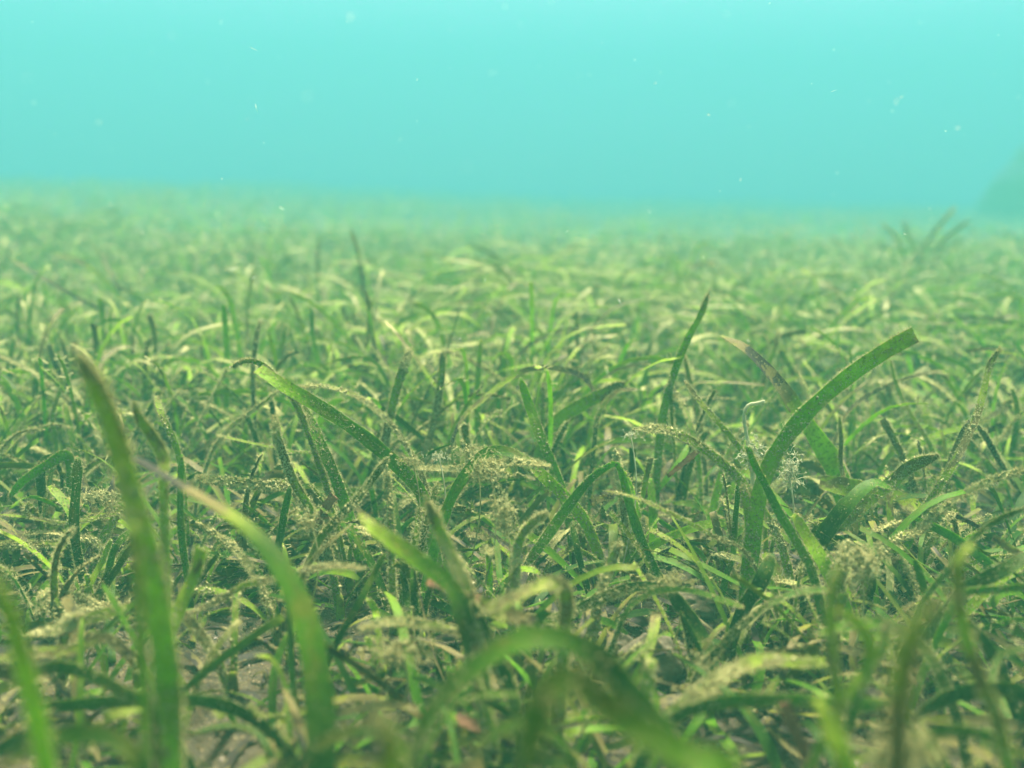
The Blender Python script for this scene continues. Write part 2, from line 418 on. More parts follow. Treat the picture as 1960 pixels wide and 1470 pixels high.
# (short phrase, widths px tip..base, path px tip..base, depth tip, depth base, looks tip..base, epiphyte cover)
HEROES = [
("tall blurred olive seagrass leaf with a ragged brown tip at far left", "40-52-56", "152,682 185,740 215,810 240,900 262,980 285,1070 305,1180 320,1300 325,1475", .29, .29, "toyYmYmy", .9),
("thin green leaf rising close beside the tall blurred olive leaf", "20-24-20", "258,1000 262,1100 270,1230 276,1350 282,1475", .265, .26, "mg", .3),
("narrow dark green leaf stub at the foot of the tall blurred olive leaf", "12-15", "296,1335 299,1400 302,1475", .28, .28, "d", .1),
("large smooth dark green leaf arching over from the bottom left", "10-14-24-44-56-64-68", "207,870 260,882 330,922 400,962 470,1010 525,1070 565,1140 592,1220 607,1310 614,1400 614,1480", .34, .30, "kkdgdgd", .2),
("pale yellow-green blurred leaf leaning in at the left edge", "38-42", "-8,1105 15,1160 38,1240 58,1320 78,1410 90,1480", .22, .23, "tYyY", .45),
("dark green blurred leaf looping along the bottom left corner", "26-44-40", "0,1470 60,1428 120,1408 190,1405 240,1430 275,1485", .25, .25, "d", .1),
("dark green leaf lying in a low curve on the sand at lower left", "24-30-28-24", "80,1352 160,1338 250,1332 340,1335 420,1352 480,1385 525,1425 545,1450", .355, .36, "dgdg", .25),
("short curved blackish-green leaf under the low curving leaf at lower left", "10-14", "365,1405 425,1396 480,1410 520,1440", .35, .35, "d", .1),
("bright green leaf with a silty cut tip leaning right beside the tall olive leaf", "24-27-22", "385,1050 368,1098 350,1150 338,1200 332,1240", .40, .40, "tym", .3),
("straight dark green leaf standing alone before the left sand mound", "20-21-16", "149,875 150,930 151,1000 155,1070 161,1135", .52, .52, "gdd", .3),
("dark green leaf leaning right, farther one of the low pair at left", "14-16", "248,1015 225,1050 200,1100 180,1145", .50, .50, "gd", .2),
("dark green leaf leaning right, nearer one of the low pair at left", "13-17", "252,1040 222,1080 198,1125 184,1150", .47, .47, "dd", .15),
("short olive leaf standing left of the low dark pair", "11-14", "214,1032 195,1075 180,1120 174,1145", .505, .505, "oo", .3),
("dark green leaf folded over at its top at the left edge", "16-20-18", "160,905 135,880 100,878 85,905 80,950 77,990", .58, .58, "gddd", .25),
("fuzzy green leaf drooping left from the folded leaf at the left edge", "14-22-20", "18,952 50,918 90,888 118,872 128,900 130,960", .56, .57, "mmgd", .5),
("slim hooked dark leaf curling down at the left edge", "8-9", "98,970 110,935 106,900 98,885 94,930 92,985", .59, .58, "d", .3),
("thin olive leaf lying almost level across the left sand mound", "5-7-6", "0,985 60,991 120,998 180,994 232,986", .53, .55, "ob", .4),
("silty flattened leaf lying level at the left edge of the sand mound", "10-14-12", "-10,1046 50,1040 110,1040 165,1036", .52, .53, "to", .8),
("short leaf with a blunt black tip near the left edge", "11-12-10", "93,660 104,690 114,722 126,752 134,800 138,840", .76, .76, "kkbbo", .35),
("thin tan leaf sloping down to the right at mid left", "6-9-8", "-5,680 55,712 110,752 155,792 192,832 210,880", .70, .68, "tbto", .8),
("short olive leaf crossing the thin tan leaf at mid left", "7-9", "133,716 119,750 108,795 104,840", .68, .68, "oo", .5),
("long drooping leaf with a dark brown stretch at upper left", "6-9-7", "22,495 50,512 85,532 125,556 165,580 205,602 240,640 255,690", 1.0, 1.02, "tkkbbo", .4),
("pale yellow-green leaf bowing to the left at upper left", "7-10-10", "100,486 145,498 185,526 215,556 236,590 244,640", 1.1, 1.12, "ttYYy", .4),
("stubby brown-tipped leaf standing out above the upper left meadow", "7-9", "178,468 192,490 208,515 226,545 235,580", 1.22, 1.22, "tko", .5),
("bright green leaf with a tan tip leaning right at upper left", "8-12-11", "152,585 130,615 110,650 101,690 98,730", .90, .90, "tmmy", .3),
("green leaf bent left above the black-tipped leaf at left", "7-10", "58,560 72,590 92,615 103,650", .93, .92, "gg", .3),
("upright bright green leaf with a square tip left of centre", "12-13-13", "428,583 429,640 431,700 434,770 436,830", .77, .78, "mYmy", .4),
("thin dark upright leaf with a shaggy tan tip left of centre", "5-6", "486,520 476,560 475,620 479,690 482,740", .86, .86, "tddo", .5),
("straight dark brown leaf standing beside the shaggy thin leaf", "9-10-9", "498,613 493,660 487,720 485,790 484,850", .70, .70, "bbkbb", .55),
("large smooth green leaf with a cut tip bending right across the left of centre", "24-29-30-30-28", "494,706 540,735 600,772 660,812 712,852 760,895 797,935 818,980 828,1035", .50, .52, "ymgmym", .5),
("curled silvery tip leaf behind the cut end of the large smooth leaf", "8-12-12", "446,700 462,690 485,692 510,706 548,742 580,790", .53, .54, "gtmg", .8),
("green leaf flecked with pale spots just below the large smooth leaf", "22-25-25", "562,764 592,805 618,855 642,905 660,955 674,1010 684,1050", .535, .54, "mgyg", .6),
("mottled brown-olive leaf shaggy with epiphytes left of the flecked leaf", "14-18-18-17", "526,796 536,830 550,880 565,925 585,965 603,1005 620,1050", .505, .505, "obobog", .95),
("tan arching leaf with brown blotches behind the large smooth leaf", "7-11-12", "570,742 612,739 660,750 705,775 745,812 780,858 806,905", .58, .58, "ttbbbo", .75),
("thin pale tan leaf reaching down to the left from the large smooth leaf", "6-8-6", "532,748 495,776 455,806 425,842 403,885", .60, .61, "tt", .9),
("thin straight olive leaf lying level left of the shaggy brown-olive leaf", "4-6", "413,833 455,841 510,852 565,865 617,876", .58, .59, "oo", .5),
("thick brown leaf crusted with tan growth, tip highest left of centre", "17-18-15", "785,670 774,704 760,745 747,792 736,842 728,900", .62, .62, "bobkb", 1.0),
("dark speckled upright leaf just right of the crusted brown leaf", "14-15-11", "847,674 845,712 838,760 830,805 817,865", .66, .66, "obbob", .85),
("tall yellow and black striped leaf standing alone in the middle distance", "7-10-11", "702,555 707,605 716,655 726,705 731,770 733,820", .80, .80, "kYkobYo", .25),
("tall dark blurred leaf bent over above the striped leaf", "7-8", "671,438 686,482 692,525 697,565 703,610", 1.1, 1.12, "bkkd", .3),
("bright yellow-green leaf bending left in the middle distance", "6-11-12", "597,588 600,640 607,690 616,745 622,800 625,850", .80, .80, "gmYtYY", .35),
("short blurred olive leaf standing left of the yellow-green bending leaf", "9-10", "547,620 536,662 527,715 524,760", .80, .80, "oo", .7),
("small dark upright leaf far back left of the tall blurred leaf", "5-7", "612,455 609,490 610,530 612,570", 1.25, 1.25, "kd", .4),
("slender green leaf slanting down left in the middle distance", "4-6", "620,528 582,560 545,588 508,606 495,640", 1.1, 1.1, "mY", .3),
("smooth green leaf hooked over to the right beyond the striped leaf", "8-10-8", "834,602 800,603 765,616 740,648 728,690", .95, .96, "ogm", .2),
("very thin green leaf with a tufted tip slanting across the centre", "3-5-6", "881,582 870,622 855,668 838,712 812,760 786,820 772,870", .74, .72, "gddm", .2),
("broad straight green leaf with a fluffy tip behind the arching banded leaf", "10-13-14", "921,650 917,700 914,760 915,820 918,870", .70, .70, "tymmm", .3),
("thin brown leaf drooping from left above the banded arch", "5-7", "856,672 900,690 945,716 985,748 1015,790 1030,840", .70, .70, "bttb", .7),
("arching leaf banded tan and black near the centre", "8-12-13-10-8", "1160,790 1140,752 1118,722 1092,711 1050,703 1005,709 965,732 925,764 890,796 868,840", .66, .64, "okkttttbkttmm", .35),
("clean bright green leaf rising just right of centre", "18-21-22-20", "995,724 1010,768 1028,820 1048,870 1068,920 1084,975", .565, .57, "ymmm", .4),
("pale crusted yellow leaf slanting up right beyond the banded arch", "9-11-9", "1168,660 1132,690 1100,722 1068,757 1038,795 1015,840", .72, .72, "tytYm", .7),
("wide mottled yellow-brown leaf slanting up right behind the clean green leaf", "26-29-26", "1196,734 1155,753 1112,776 1070,802 1045,840 1030,880", .655, .66, "booyoy", .6),
("dark green leaf curving over just right of the wide mottled leaf", "6-10-9", "1222,746 1188,748 1162,768 1144,800 1136,850", .63, .63, "kddo", .4),
("thin dark brown leaf bowed like a hoop in the middle distance", "3-6-7", "1236,573 1200,580 1160,600 1130,635 1112,675 1108,730", .86, .86, "kbbb", .15),
("blurred yellow leaf standing behind the dark hoop", "8-9", "1232,568 1223,600 1212,640 1205,690", 1.02, 1.02, "YYm", .1),
("upright olive-green leaf with a crusted tip right of centre", "10-16-18-17", "1355,563 1340,602 1320,642 1300,692 1285,740 1272,790 1264,840 1258,890", .62, .62, "tymymmm", .6),
("crumbling brown leaf hanging behind the upright olive-green leaf", "8-10", "1310,680 1320,715 1327,755 1335,800", .66, .66, "tb", .9),
("narrow olive leaf sloping right below the upright olive-green leaf", "10-12-12", "1310,728 1336,766 1366,802 1400,842 1432,885 1450,930", .57, .56, "boooo", .45),
("leaf with a charred black tip and bright green base crossing behind the broad leaf", "10-20-28-34-42-46", "1380,643 1420,668 1458,702 1492,738 1522,778 1552,818 1580,858 1604,900", .585, .59, "tkkoYymYY", .3),
("broad green leaf with a frayed cut tip sweeping up to the right", "46-46-46-46-44", "1752,640 1710,663 1652,703 1592,752 1542,800 1500,850 1472,895 1452,950 1440,1010", .50, .50, "tymymm", .7),
("slim dark green leaf running down right below the broad cut leaf", "10-20-20-16", "1432,855 1450,890 1470,930 1492,980 1522,1035 1548,1090 1562,1150 1575,1215", .485, .465, "mgmggg", .35),
("short olive stub standing between the charred leaf and the upright leaf", "9-11", "1491,630 1482,662 1468,700 1460,745", .75, .75, "ttmo", .5),
("thin dark brown leaf curving right below the frayed cut tip", "6-9-7", "1812,714 1775,713 1725,728 1675,752 1635,782 1610,820", .68, .67, "tbkbbo", .4),
("narrow brownish leaf leaning left behind the thin dark curve at right", "7-9", "1704,688 1720,730 1738,775 1760,820 1778,862", .65, .65, "toob", .5),
("long green leaf with brown edges bending right near the right edge", "12-16-17", "1916,664 1902,700 1885,750 1865,800 1832,860 1800,912 1770,965 1748,1010", .555, .54, "bobomym", .55),
("blurred yellow leaf slanting behind the brown-edged leaf at right", "8-10", "1820,602 1850,634 1890,668 1910,710", .92, .92, "YYm", .1),
("blurred bright green leaf leaning right at the upper right edge", "9-10", "1932,600 1908,612 1880,626 1868,660", .95, .95, "bmm", .1),
("wide olive leaf frosted with tan specks at right", "24-30-30-26", "1797,872 1752,894 1712,925 1672,950 1622,985 1572,1020", .52, .52, "btobooom", .8),
("broad dark green leaf folded over with a pale creased edge at right", "14-34-38", "1706,935 1672,925 1635,945 1602,978 1575,1020 1560,1060", .50, .50, "gddd", .2),
("wide flat tan dead leaf lying level at right", "30-42-38", "1765,972 1700,952 1640,937 1575,925", .56, .57, "tt", .45),
("pale leaf furred with white growth rising at the right edge", "12-13-12", "1975,898 1915,915 1855,948 1800,985 1762,1018 1700,1040", .50, .49, "ttttt", 1.0),
("narrow blue-green leaf slanting up to the right edge", "10-13-11", "1975,968 1915,1000 1855,1040 1805,1088 1765,1130 1745,1170", .42, .42, "dgg", .3),
("dark arched leaf carrying tan crumbs at lower right", "12-14-16", "1592,1130 1550,1128 1510,1133 1455,1158 1405,1205 1370,1250 1345,1290", .42, .42, "gdd", .55),
("thick tan and yellow arched leaf with a crusty tip right of centre", "15-19-20-18", "1222,822 1268,822 1318,842 1368,875 1412,912 1445,955 1478,1000 1500,1050", .52, .51, "toyotyo", .85),
("green leaf folded sharply in half like an upturned V at centre", "20-23-22-12-20-22-20", "1000,1090 1048,1028 1088,972 1130,920 1162,896 1184,890 1198,930 1210,980 1226,1030 1246,1080 1272,1125", .50, .53, "gmmgmmgggm", .4),
("stubby leaf with a bristly crown behind the folded leaf", "15-15", "1179,874 1183,900 1190,950", .56, .56, "bo", 1.0),
("thin pinkish-tan leaf sloping down right across the centre", "4-8-9-8", "1160,940 1212,950 1270,975 1330,1006 1380,1035 1432,1062", .48, .47, "ttbbt", .4),
("yellow-green leaf dusted with silt left of the slim dark leaf", "15-17-17", "1422,925 1430,980 1442,1040 1460,1085 1482,1130", .50, .49, "yymy", .6),
("upright mid-green leaf behind the silt-dusted leaf", "11-14", "1416,915 1410,1000 1400,1060 1388,1090", .53, .53, "gm", .2),
("short bright green leaf standing behind the folded leaf", "16-18", "1245,915 1246,980 1250,1040", .58, .58, "mY", .15),
("bright green leaf arching low to the left below the pinkish leaf", "17-19-17", "1405,1000 1340,1003 1280,1028 1225,1062 1180,1095", .545, .54, "mYmY", .12),
("flat brown leaf lying below the bright low arch", "12-15", "1402,1046 1340,1040 1290,1055 1240,1078", .55, .55, "bkb", .3),
("short leaf coated all over with white silt at lower centre", "16-20-16", "1187,1040 1170,1080 1148,1135", .465, .465, "tt", 1.0),
("dark green leaf arched over the lower centre with a gritty back", "20-23-20", "1040,1192 1098,1166 1150,1140 1215,1119 1268,1126 1302,1155 1315,1190", .455, .45, "gddd", .6),
("slim green leaf bowed across the pebbles", "10-13-11", "1422,1162 1380,1145 1322,1130 1262,1135 1215,1162 1195,1190", .43, .43, "mgdg", .3),
("wide dark green leaf falling behind the pebbles", "28-32-24", "1282,1138 1318,1178 1345,1220 1362,1270", .445, .445, "dd", .15),
("slim dark leaf standing beside the pebbles", "10-12", "1300,1168 1322,1210 1342,1255", .435, .435, "d", .1),
("broad deep green leaf leaning left at lower right of centre", "28-34-28", "1478,1060 1452,1105 1432,1150 1420,1190", .46, .46, "dd", .2),
("large blurred green arch with a pale back at bottom centre", "26-38-48-52-50", "790,1470 812,1390 862,1318 925,1265 985,1230 1050,1220 1110,1236 1162,1272 1205,1325 1245,1375 1275,1420", .285, .29, "gdgdgdod", .4),
("huge blurred pale green arch nearest the bottom edge", "70-78-70-60", "1010,1485 1022,1395 1050,1320 1100,1300 1160,1350 1230,1400 1330,1455 1420,1510", .195, .205, "gdgdgdd", .4),
("silty green arch springing right from the bottom centre", "26-32-30-28", "1500,1262 1440,1270 1375,1290 1315,1330 1268,1375 1245,1420", .36, .35, "ttmmg", .75),
("long level green arch over the sand at bottom right", "26-29-28-26", "1700,1346 1610,1338 1510,1334 1430,1342 1350,1362 1290,1392", .335, .335, "mgdg", .35),
("dark green leaf curling along the bottom right edge", "20-34-36", "1745,1378 1795,1350 1860,1336 1965,1332", .355, .35, "dd", .15),
("blurred fuzzy-tipped leaf upright at lower right", "22-22-20", "1605,1085 1592,1140 1590,1200 1596,1280 1604,1350", .285, .285, "ootym", .5),
("blurred hooked leaf bending right beside the fuzzy-tipped leaf", "16-26-22", "1592,1165 1635,1185 1665,1235 1655,1290 1622,1330", .29, .29, "tmgd", .4),
("thick blurred leaf with a brown heart and pale fringe at lower right", "40-54-50", "1795,1160 1762,1180 1740,1230 1726,1300 1718,1400 1715,1480", .19, .19, "tbkoo", .6),
("blurred olive leaf with a bent tip near the right edge", "18-28-30", "1862,1042 1838,1065 1834,1120 1840,1180 1860,1255 1888,1325 1915,1400", .285, .28, "tobmgm", .5),
("blurred yellow-green leaf rising from the bottom edge at right", "34-40", "1562,1335 1592,1400 1625,1480", .25, .245, "tym", .2),
("blurred pale stub poking up at the bottom edge left of centre", "46-52", "722,1362 742,1400 752,1490", .185, .185, "ttb", .7),
("blurred green leaf with a woolly pale tip in front of the centre", "28-36-38", "690,985 722,1012 770,1052 822,1095 862,1130 885,1180", .365, .37, "tmdgd", .35),
("blurred leaf furred tan on its left side in front of the centre", "24-26-26", "820,962 836,1010 860,1062 888,1112 905,1165", .38, .38, "tttog", .9),
("slender dark green leaf leaning right over bare sand at lower left", "12-16-15", "737,1060 718,1095 690,1150 656,1210 628,1268", .425, .425, "gddo", .1),
("pale looped leaf beside the red-brown leaf at lower centre", "14-22-30-28", "930,1170 985,1137 1038,1116 1072,1118 1086,1155 1082,1210", .35, .355, "tttdkd", .55),
("leaf draped with white silt left of the folded leaf", "14-18-18", "1048,980 1012,1008 992,1048 986,1105", .445, .445, "tttg", .95),
("bright green leaf curling over under the algae clump at centre", "16-24-22", "1015,905 985,872 942,864 910,884 882,922 860,965", .50, .505, "dgmmY", .3),
("yellow fleshy leaf sloping down right behind the algae clump", "20-26-24", "958,858 1002,880 1048,918 1092,962 1125,1010", .54, .535, "gyYoo", .6),
("whitish leaf jutting right in front of the clean green leaf", "6-14-16", "1052,893 1000,884 950,890 905,902", .50, .51, "ttgt", 1.0),
("dark brown crusted leaf lying level at the left of the algae clump", "10-13-13", "798,897 850,899 905,902 940,915", .55, .55, "bkob", .85),
("dark mossy leaf slanting up right beneath the large smooth leaf", "14-17-15", "742,878 712,918 680,960 642,1000 612,1038", .475, .475, "ddbd", .6),
("thin pink-brown leaf beneath the mossy slanting leaf", "6-9", "672,1004 630,1040 592,1078 575,1110", .44, .44, "bt", .2),
("long grey-brown leaf lying over the litter at lower left", "8-12-13-11", "700,1088 640,1080 588,1090 530,1110 470,1122 402,1160 335,1195", .415, .415, "bktktt", .6),
("small green leaf with a curled-over top on bare sand at lower left", "9-12-12", "488,1255 515,1270 540,1318 552,1360 562,1400", .375, .375, "tgd", .2),
("pale green arched leaf lying low at the bottom centre", "8-11-9", "995,1330 935,1330 890,1342 862,1360", .30, .31, "mm", .3),
("orange-tan shaggy leaf lying level at left", "16-19-17", "375,915 435,918 500,930 555,942", .52, .53, "obt", 1.0),
("dark green leaf standing below the shaggy brown-olive leaf", "13-17-15", "556,930 543,980 532,1030 526,1070", .525, .525, "gd", .25),
("tan feathery leaf sloping right on the litter at left", "9-13-11", "388,1008 430,1040 470,1072 500,1105", .49, .485, "tt", 1.0),
("upright green leaf hidden partly by the large arching leaf at left", "11-15-15", "348,870 350,950 355,1030 357,1100", .49, .49, "mggd", .25),
("yellowish leaf with brown flecks behind the arching leaf at left", "12-15-13", "298,758 318,798 335,845 343,900 345,950", .56, .55, "yoymm", .6),
("blurred brown and olive leaf right beside the tall olive leaf", "20-24-20", "256,768 264,800 284,840 306,880 318,940", .40, .40, "boog", .4),
("small furry stub standing in the hollow left of centre", "11-13", "740,902 745,945 749,985", .495, .495, "oo", .95),
("deep green leaf reaching in from the right edge, uppermost of three", "24-32-28", "1975,1058 1920,1080 1868,1112 1838,1150", .42, .42, "dg", .3),
("deep green leaf reaching in from the right edge, middle of three", "12-18-16", "1975,1120 1910,1128 1858,1140 1830,1170", .40, .40, "gy", .3),
("deep green leaf reaching in from the right edge, lowest of three", "12-18-16", "1975,1238 1932,1262 1905,1300 1895,1340", .37, .365, "dg", .3),
("striated yellow-green leaf sloping right behind the slim dark leaf", "22-32-30", "1518,985 1548,1030 1575,1080 1600,1135 1615,1180", .475, .47, "tymym", .4),
("dark green leaf standing in shade below the folded leaf", "12-15-14", "1094,1000 1104,1050 1118,1105 1128,1140", .505, .505, "dd", .15),
("small brown leaf standing in front of the bright green base at right", "7-10-9", "1606,795 1612,840 1615,885 1616,920", .585, .585, "tbbo", .5),
("deep green leaf standing in the thicket, leftmost of three at centre", "13-16", "768,1085 775,1130 782,1180", .475, .475, "dg", .15),
("deep green leaf standing in the thicket, middle of three at centre", "14-17", "792,1078 793,1130 800,1188", .465, .465, "gd", .15),
("deep green leaf standing in the thicket, rightmost of three at centre", "12-16", "830,1105 816,1150 806,1192", .46, .46, "dd", .15),
("short yellow leaf standing over dark litter at lower centre", "12-17-15", "700,1145 714,1172 724,1205", .45, .45, "YY", .2),
("dark green blurred leaf lying level below the lower left sand", "22-26-24", "20,1300 90,1285 170,1290 240,1312 300,1345", .34, .35, "dgd", .3),
("olive silt-covered leaf lying aslant at far left below the mound", "16-22-20", "60,1215 120,1200 190,1175 260,1160 330,1170", .40, .41, "tobo", .8),
("brown blurred leaf lying flat along the left edge, low down", "18-24-22", "-10,1262 60,1248 130,1250 200,1230", .37, .38, "obko", .5),
("dark green blurred leaf curving into the bottom edge left of centre", "22-28-26", "560,1475 620,1420 690,1398 760,1420 800,1475", .30, .30, "ddgd", .25),
("deep green leaf leaning left between the big blurred arches", "18-24-22", "905,1150 925,1200 950,1250 975,1300 985,1345", .37, .37, "ddgd", .2),
("dark green leaf arching low toward the bottom right corner", "20-26-26", "1965,1450 1890,1408 1810,1400 1740,1425 1690,1470", .30, .30, "gdd", .3),
("mid green leaf sweeping left over the shaded sand at lower right", "18-24-22", "1560,1215 1620,1195 1700,1200 1765,1235 1800,1285", .37, .365, "mgdg", .4),
("dark green leaf crossing behind the huge blurred arch", "20-26-24", "900,1440 960,1395 1020,1385 1075,1420 1100,1470", .27, .27, "dgd", .3),
("fuzzy olive leaf lying level across the lower centre litter", "14-18-16", "690,1205 750,1190 820,1190 880,1205 920,1235", .40, .40, "toto", .9),
("speckled green leaf leaning right near the right edge, above the corner", "20-24-22", "1700,1190 1690,1240 1660,1290 1640,1340", .33, .325, "tgdg", .5),
("tallest leaf of the hazy tuft standing above the meadow at far right", "6-8-8", "1828,396 1810,418 1788,446 1762,485 1742,530", 1.62, 1.62, "ttyo", 1.0),
("right-hand leaf of the hazy tuft above the meadow at far right", "6-7-7", "1852,424 1832,440 1805,462 1786,505", 1.60, 1.60, "tyty", 1.0),
("left-hand leaf of the hazy tuft above the meadow at far right", "6-7", "1730,424 1734,442 1745,470 1752,520", 1.66, 1.66, "tty", 1.0),
("blurred leaf with a tan tip leaning left below the hazy tuft at far right", "6-7", "1690,430 1712,455 1735,500 1745,540", 1.5, 1.5, "tyo", .7),
]


HERO_UV = []
HERO_LIM = []
def shoot_empty(base):
    o = bpy.data.objects.new("seagrass_shoot", None); COL.objects.link(o)
    o.location = base; o.empty_display_size = 0.01
    return o

def sheath_mesh(base, hgt, rad):
    """pale torn sheath that wraps the foot of a shoot"""
    n, s = 8, 5
    a = np.linspace(0, 2 * np.pi, n, endpoint=False)
    rows = []
    for i in range(s):
        t = i / (s - 1); r = rad * (1.0 - .25 * t) * (1 + .12 * np.sin(3 * a + i))
        rows.append(np.stack([r * np.cos(a) * 1.6, r * np.sin(a), np.full(n, -0.006 + (hgt + .006) * t) + (t == 1) * rng.uniform(-.004, .002, n)], -1))
    V = np.concatenate(rows); id_ = np.arange(n * s).reshape(s, n); nx_ = np.roll(id_, -1, 1)
    f = np.stack([id_[:-1], nx_[:-1], nx_[1:], id_[1:]], -1).reshape(-1, 4)
    D = np.tile([[.7, .75, .5, rng.random()]], (len(V), 1)); UV = V[:, [0, 2]] * 100
    return set_mesh("sheath", V, [f, id_[-1][None]], None, UV, D, (M_LEAF,))

for hi, (label, ws, path, d0, d1, looks, epi) in enumerate(HEROES):
    uv = np.array([[float(c) for c in p.split(",")] for p in path.split()])
    ws = [float(w) * (.66 if 'broad green leaf with a frayed' in label else .86) for w in ws.split("-")]
    n = len(uv)
    near = min(d0, d1) < .33
    segl = np.concatenate([[0], np.cumsum(np.linalg.norm(np.diff(uv, axis=0), axis=1))]); tt = segl / segl[-1]
    dd = d0 + (d1 - d0) * tt
    # a leaf wavers a little in depth as it rises
    P = np.array([at(u, v, d) for (u, v), d in zip(uv, dd)])
    wv = 0.006 * np.sin(tt * 4.0 + hi * 1.7) * (tt > 0) if not near else 0 * tt
    P = P + _F * wv[:, None]
    # lift anything below the sand, run the foot down to the sand
    P[:, 2] = np.maximum(P[:, 2], ground_z(P[:, 0], P[:, 1]) + .002)
    free = label.startswith(("wide flat tan dead",))
    last = P[-1]; h = last[2] - ground_z(last[0], last[1])
    ext = []
    if h > .004 and not free:
        dirn = unit(P[-1] - P[-2]); hz = dirn * [1, 1, 0] * h * .5
        foot = last + hz; foot[2] = ground_z(foot[0], foot[1]) - .004
        mid = last + hz * .65; mid[2] = last[2] - h * .5
        ext = [mid, foot]
    wapp = np.interp(tt, np.linspace(0, 1, len(ws)), ws) * dd / F_PX
    wreal = wapp.max() * 1.02
    Pf = np.vstack([P] + [e[None] for e in ext]); wf = np.concatenate([wapp, [wapp[-1]] * len(ext)])
    S_n = int(np.clip(len(Pf) * 5, 18, 52))
    tot = np.concatenate([[0], np.cumsum(np.linalg.norm(np.diff(Pf, axis=0), axis=1))])
    R = catmull(np.column_stack([Pf, wf]), S_n)
    C = R[::-1, :3]; wa = np.clip(R[::-1, 3], wreal * (.12 if any(q_ in label for q_ in ('arch', 'fold', 'curl', 'thin', 'hoop', 'charred', 'jutting')) else .72), wreal)
    sl = np.linspace(0, 1, S_n)
    T = unit(np.gradient(C, axis=0)); view = unit(CP - C)
    b0 = unit(np.cross(T, view)); nn = unit(np.cross(b0, T))
    tw = np.arccos(np.clip(wa / wreal, 0.12, 1)) * (1 if hi % 2 else -1)
    nup = np.sign((nn * np.cos(tw)[:, None] + b0 * np.sin(tw)[:, None])[:, 2].mean())
    if nup < 0: tw = -tw
    nn = nn * np.cos(tw)[:, None] + b0 * np.sin(tw)[:, None]
    hw = np.full(S_n, wreal / 2) * (0.72 + .28 * np.minimum(sl / .2, 1))
    square = any(k in label for k in ("cut", "square", "blunt", "broad green leaf with a frayed"))
    if not square:
        hw = hw * np.sqrt(np.clip((1.0 - sl) / .06, 0.12, 1))
    hw = hw * (1 + .035 * np.sin(sl * 19 + hi) + .02 * np.sin(sl * 47 + hi))
    hw = hw * (1 + .05 * np.interp(sl, np.linspace(0, 1, 26), rng.normal(0, 1, 26)).clip(-2.2, .8))
    cl = [PAL[c] for c in looks[::-1]]
    k = np.linspace(0, 1, len(cl)) if len(cl) > 1 else np.array([0.0])
    hue = np.interp(sl, k, [c[0] for c in cl]); age = np.interp(sl, k, [c[1] for c in cl])
    ee = np.clip(epi * (0.75 + 0.5 * sl + .25 * np.sin(sl * 9 + hi)), 0, 1.1)
    base = C[0].copy(); base[2] = max(ground_z(base[0], base[1]), base[2])
    length = np.sum(np.linalg.norm(np.diff(C, axis=0), axis=1))
    me = leaf_mesh("leaf", C, nn, hw, hue, age, ee, base, nf=int(length * 26000 * (1.0 if not near else .5)),
                   lmax=.0014 + .0024 * epi, wid=.00008 + .00004 * epi, thick=.00014)
    root = shoot_empty(base)
    dead = "dead leaf" in label
    root.name = "dead_leaf" if dead else "seagrass_shoot"
    root["label"] = label; root["category"] = "dead leaf" if dead else "seagrass"
    root["group"] = "seagrass shoots of the meadow" if not dead else "dead leaves on the seabed"
    link("leaf", me, root)
    if not dead:
        if not near:
            link("sheath", sheath_mesh(base, rng.uniform(.012, .024), max(.0016, wreal * .3)), root)
            for c_ in range(1 if hi % 3 else 2):       # the shorter leaves of the same shoot
                Lc = min(length * rng.uniform(.35, .6), .075)
                Cc, Nc, Hc = grow(base + rng.normal(0, .0015, 3) * [1, 1, 0] + [0, .002, 0], rng.uniform(0, 6.28), rng.uniform(.1, .5), rng.uniform(.2, 1.6), Lc,
                                  wreal * rng.uniform(.55, .9), 12, rng.uniform(-.6, .6), rng.uniform(-.8, .8), 'round' if rng.random() < .6 else 'cut')
                link("leaf", leaf_mesh("leaf", Cc, Nc, Hc, rng.uniform(0, .7), rng.uniform(0, .7), rng.uniform(.2, .9), base, nf=int(Lc * 9000), lmax=.003), root)
    HERO_UV.append((uv.mean(0)[0], uv.mean(0)[1], (d0 + d1) / 2, label))

# ------------------------------------------------------------------ the countable nearer shoots between them
BARE = [(450, 1250, 165, 110), (1240, 1240, 150, 105), (1480, 1420, 160, 45), (700, 1300, 70, 50)]
def bare(u, v):
    return any(((u - a) / c) ** 2 + ((v - b) / d) ** 2 < 1 for a, b, c, d in BARE)

near_shoots = []
tries = 0
while len(near_shoots) < 172 and tries < 6000:
    tries += 1
    y = rng.uniform(.40, 1.12); x = rng.uniform(-.53, .53) * (y + .1) * 1.1
    g = float(ground_z(x, y)); u, v, d = proj((x, y, g))
    if not (-120 < u < 2080): continue
    if bare(u, v): continue
    if y < .5 and rng.random() < .35: continue
    if any((x - a[0]) ** 2 + (y - a[1]) ** 2 < .017 ** 2 for a in near_shoots): continue
    near_shoots.append((x, y, g, u, v, d))

COLW = [("deep green", 'd'), ("green", 'g'), ("fresh green", 'm'), ("yellow-green", 'y'), ("olive", 'o'), ("brown-tipped", 'b'), ("tan", 't')]
used_labels = set(h[0] for h in HEROES)
def hero_ref(u, v, d):
    best = sorted(HERO_UV, key=lambda h: (h[0] - u) ** 2 + (h[1] - v) ** 2 * 1.2 + ((h[2] - d) * 500) ** 2)
    return best

SHORT = {}
for h in HEROES:
    w = h[0].split()
    SHORT[h[0]] = " ".join(w[:7])

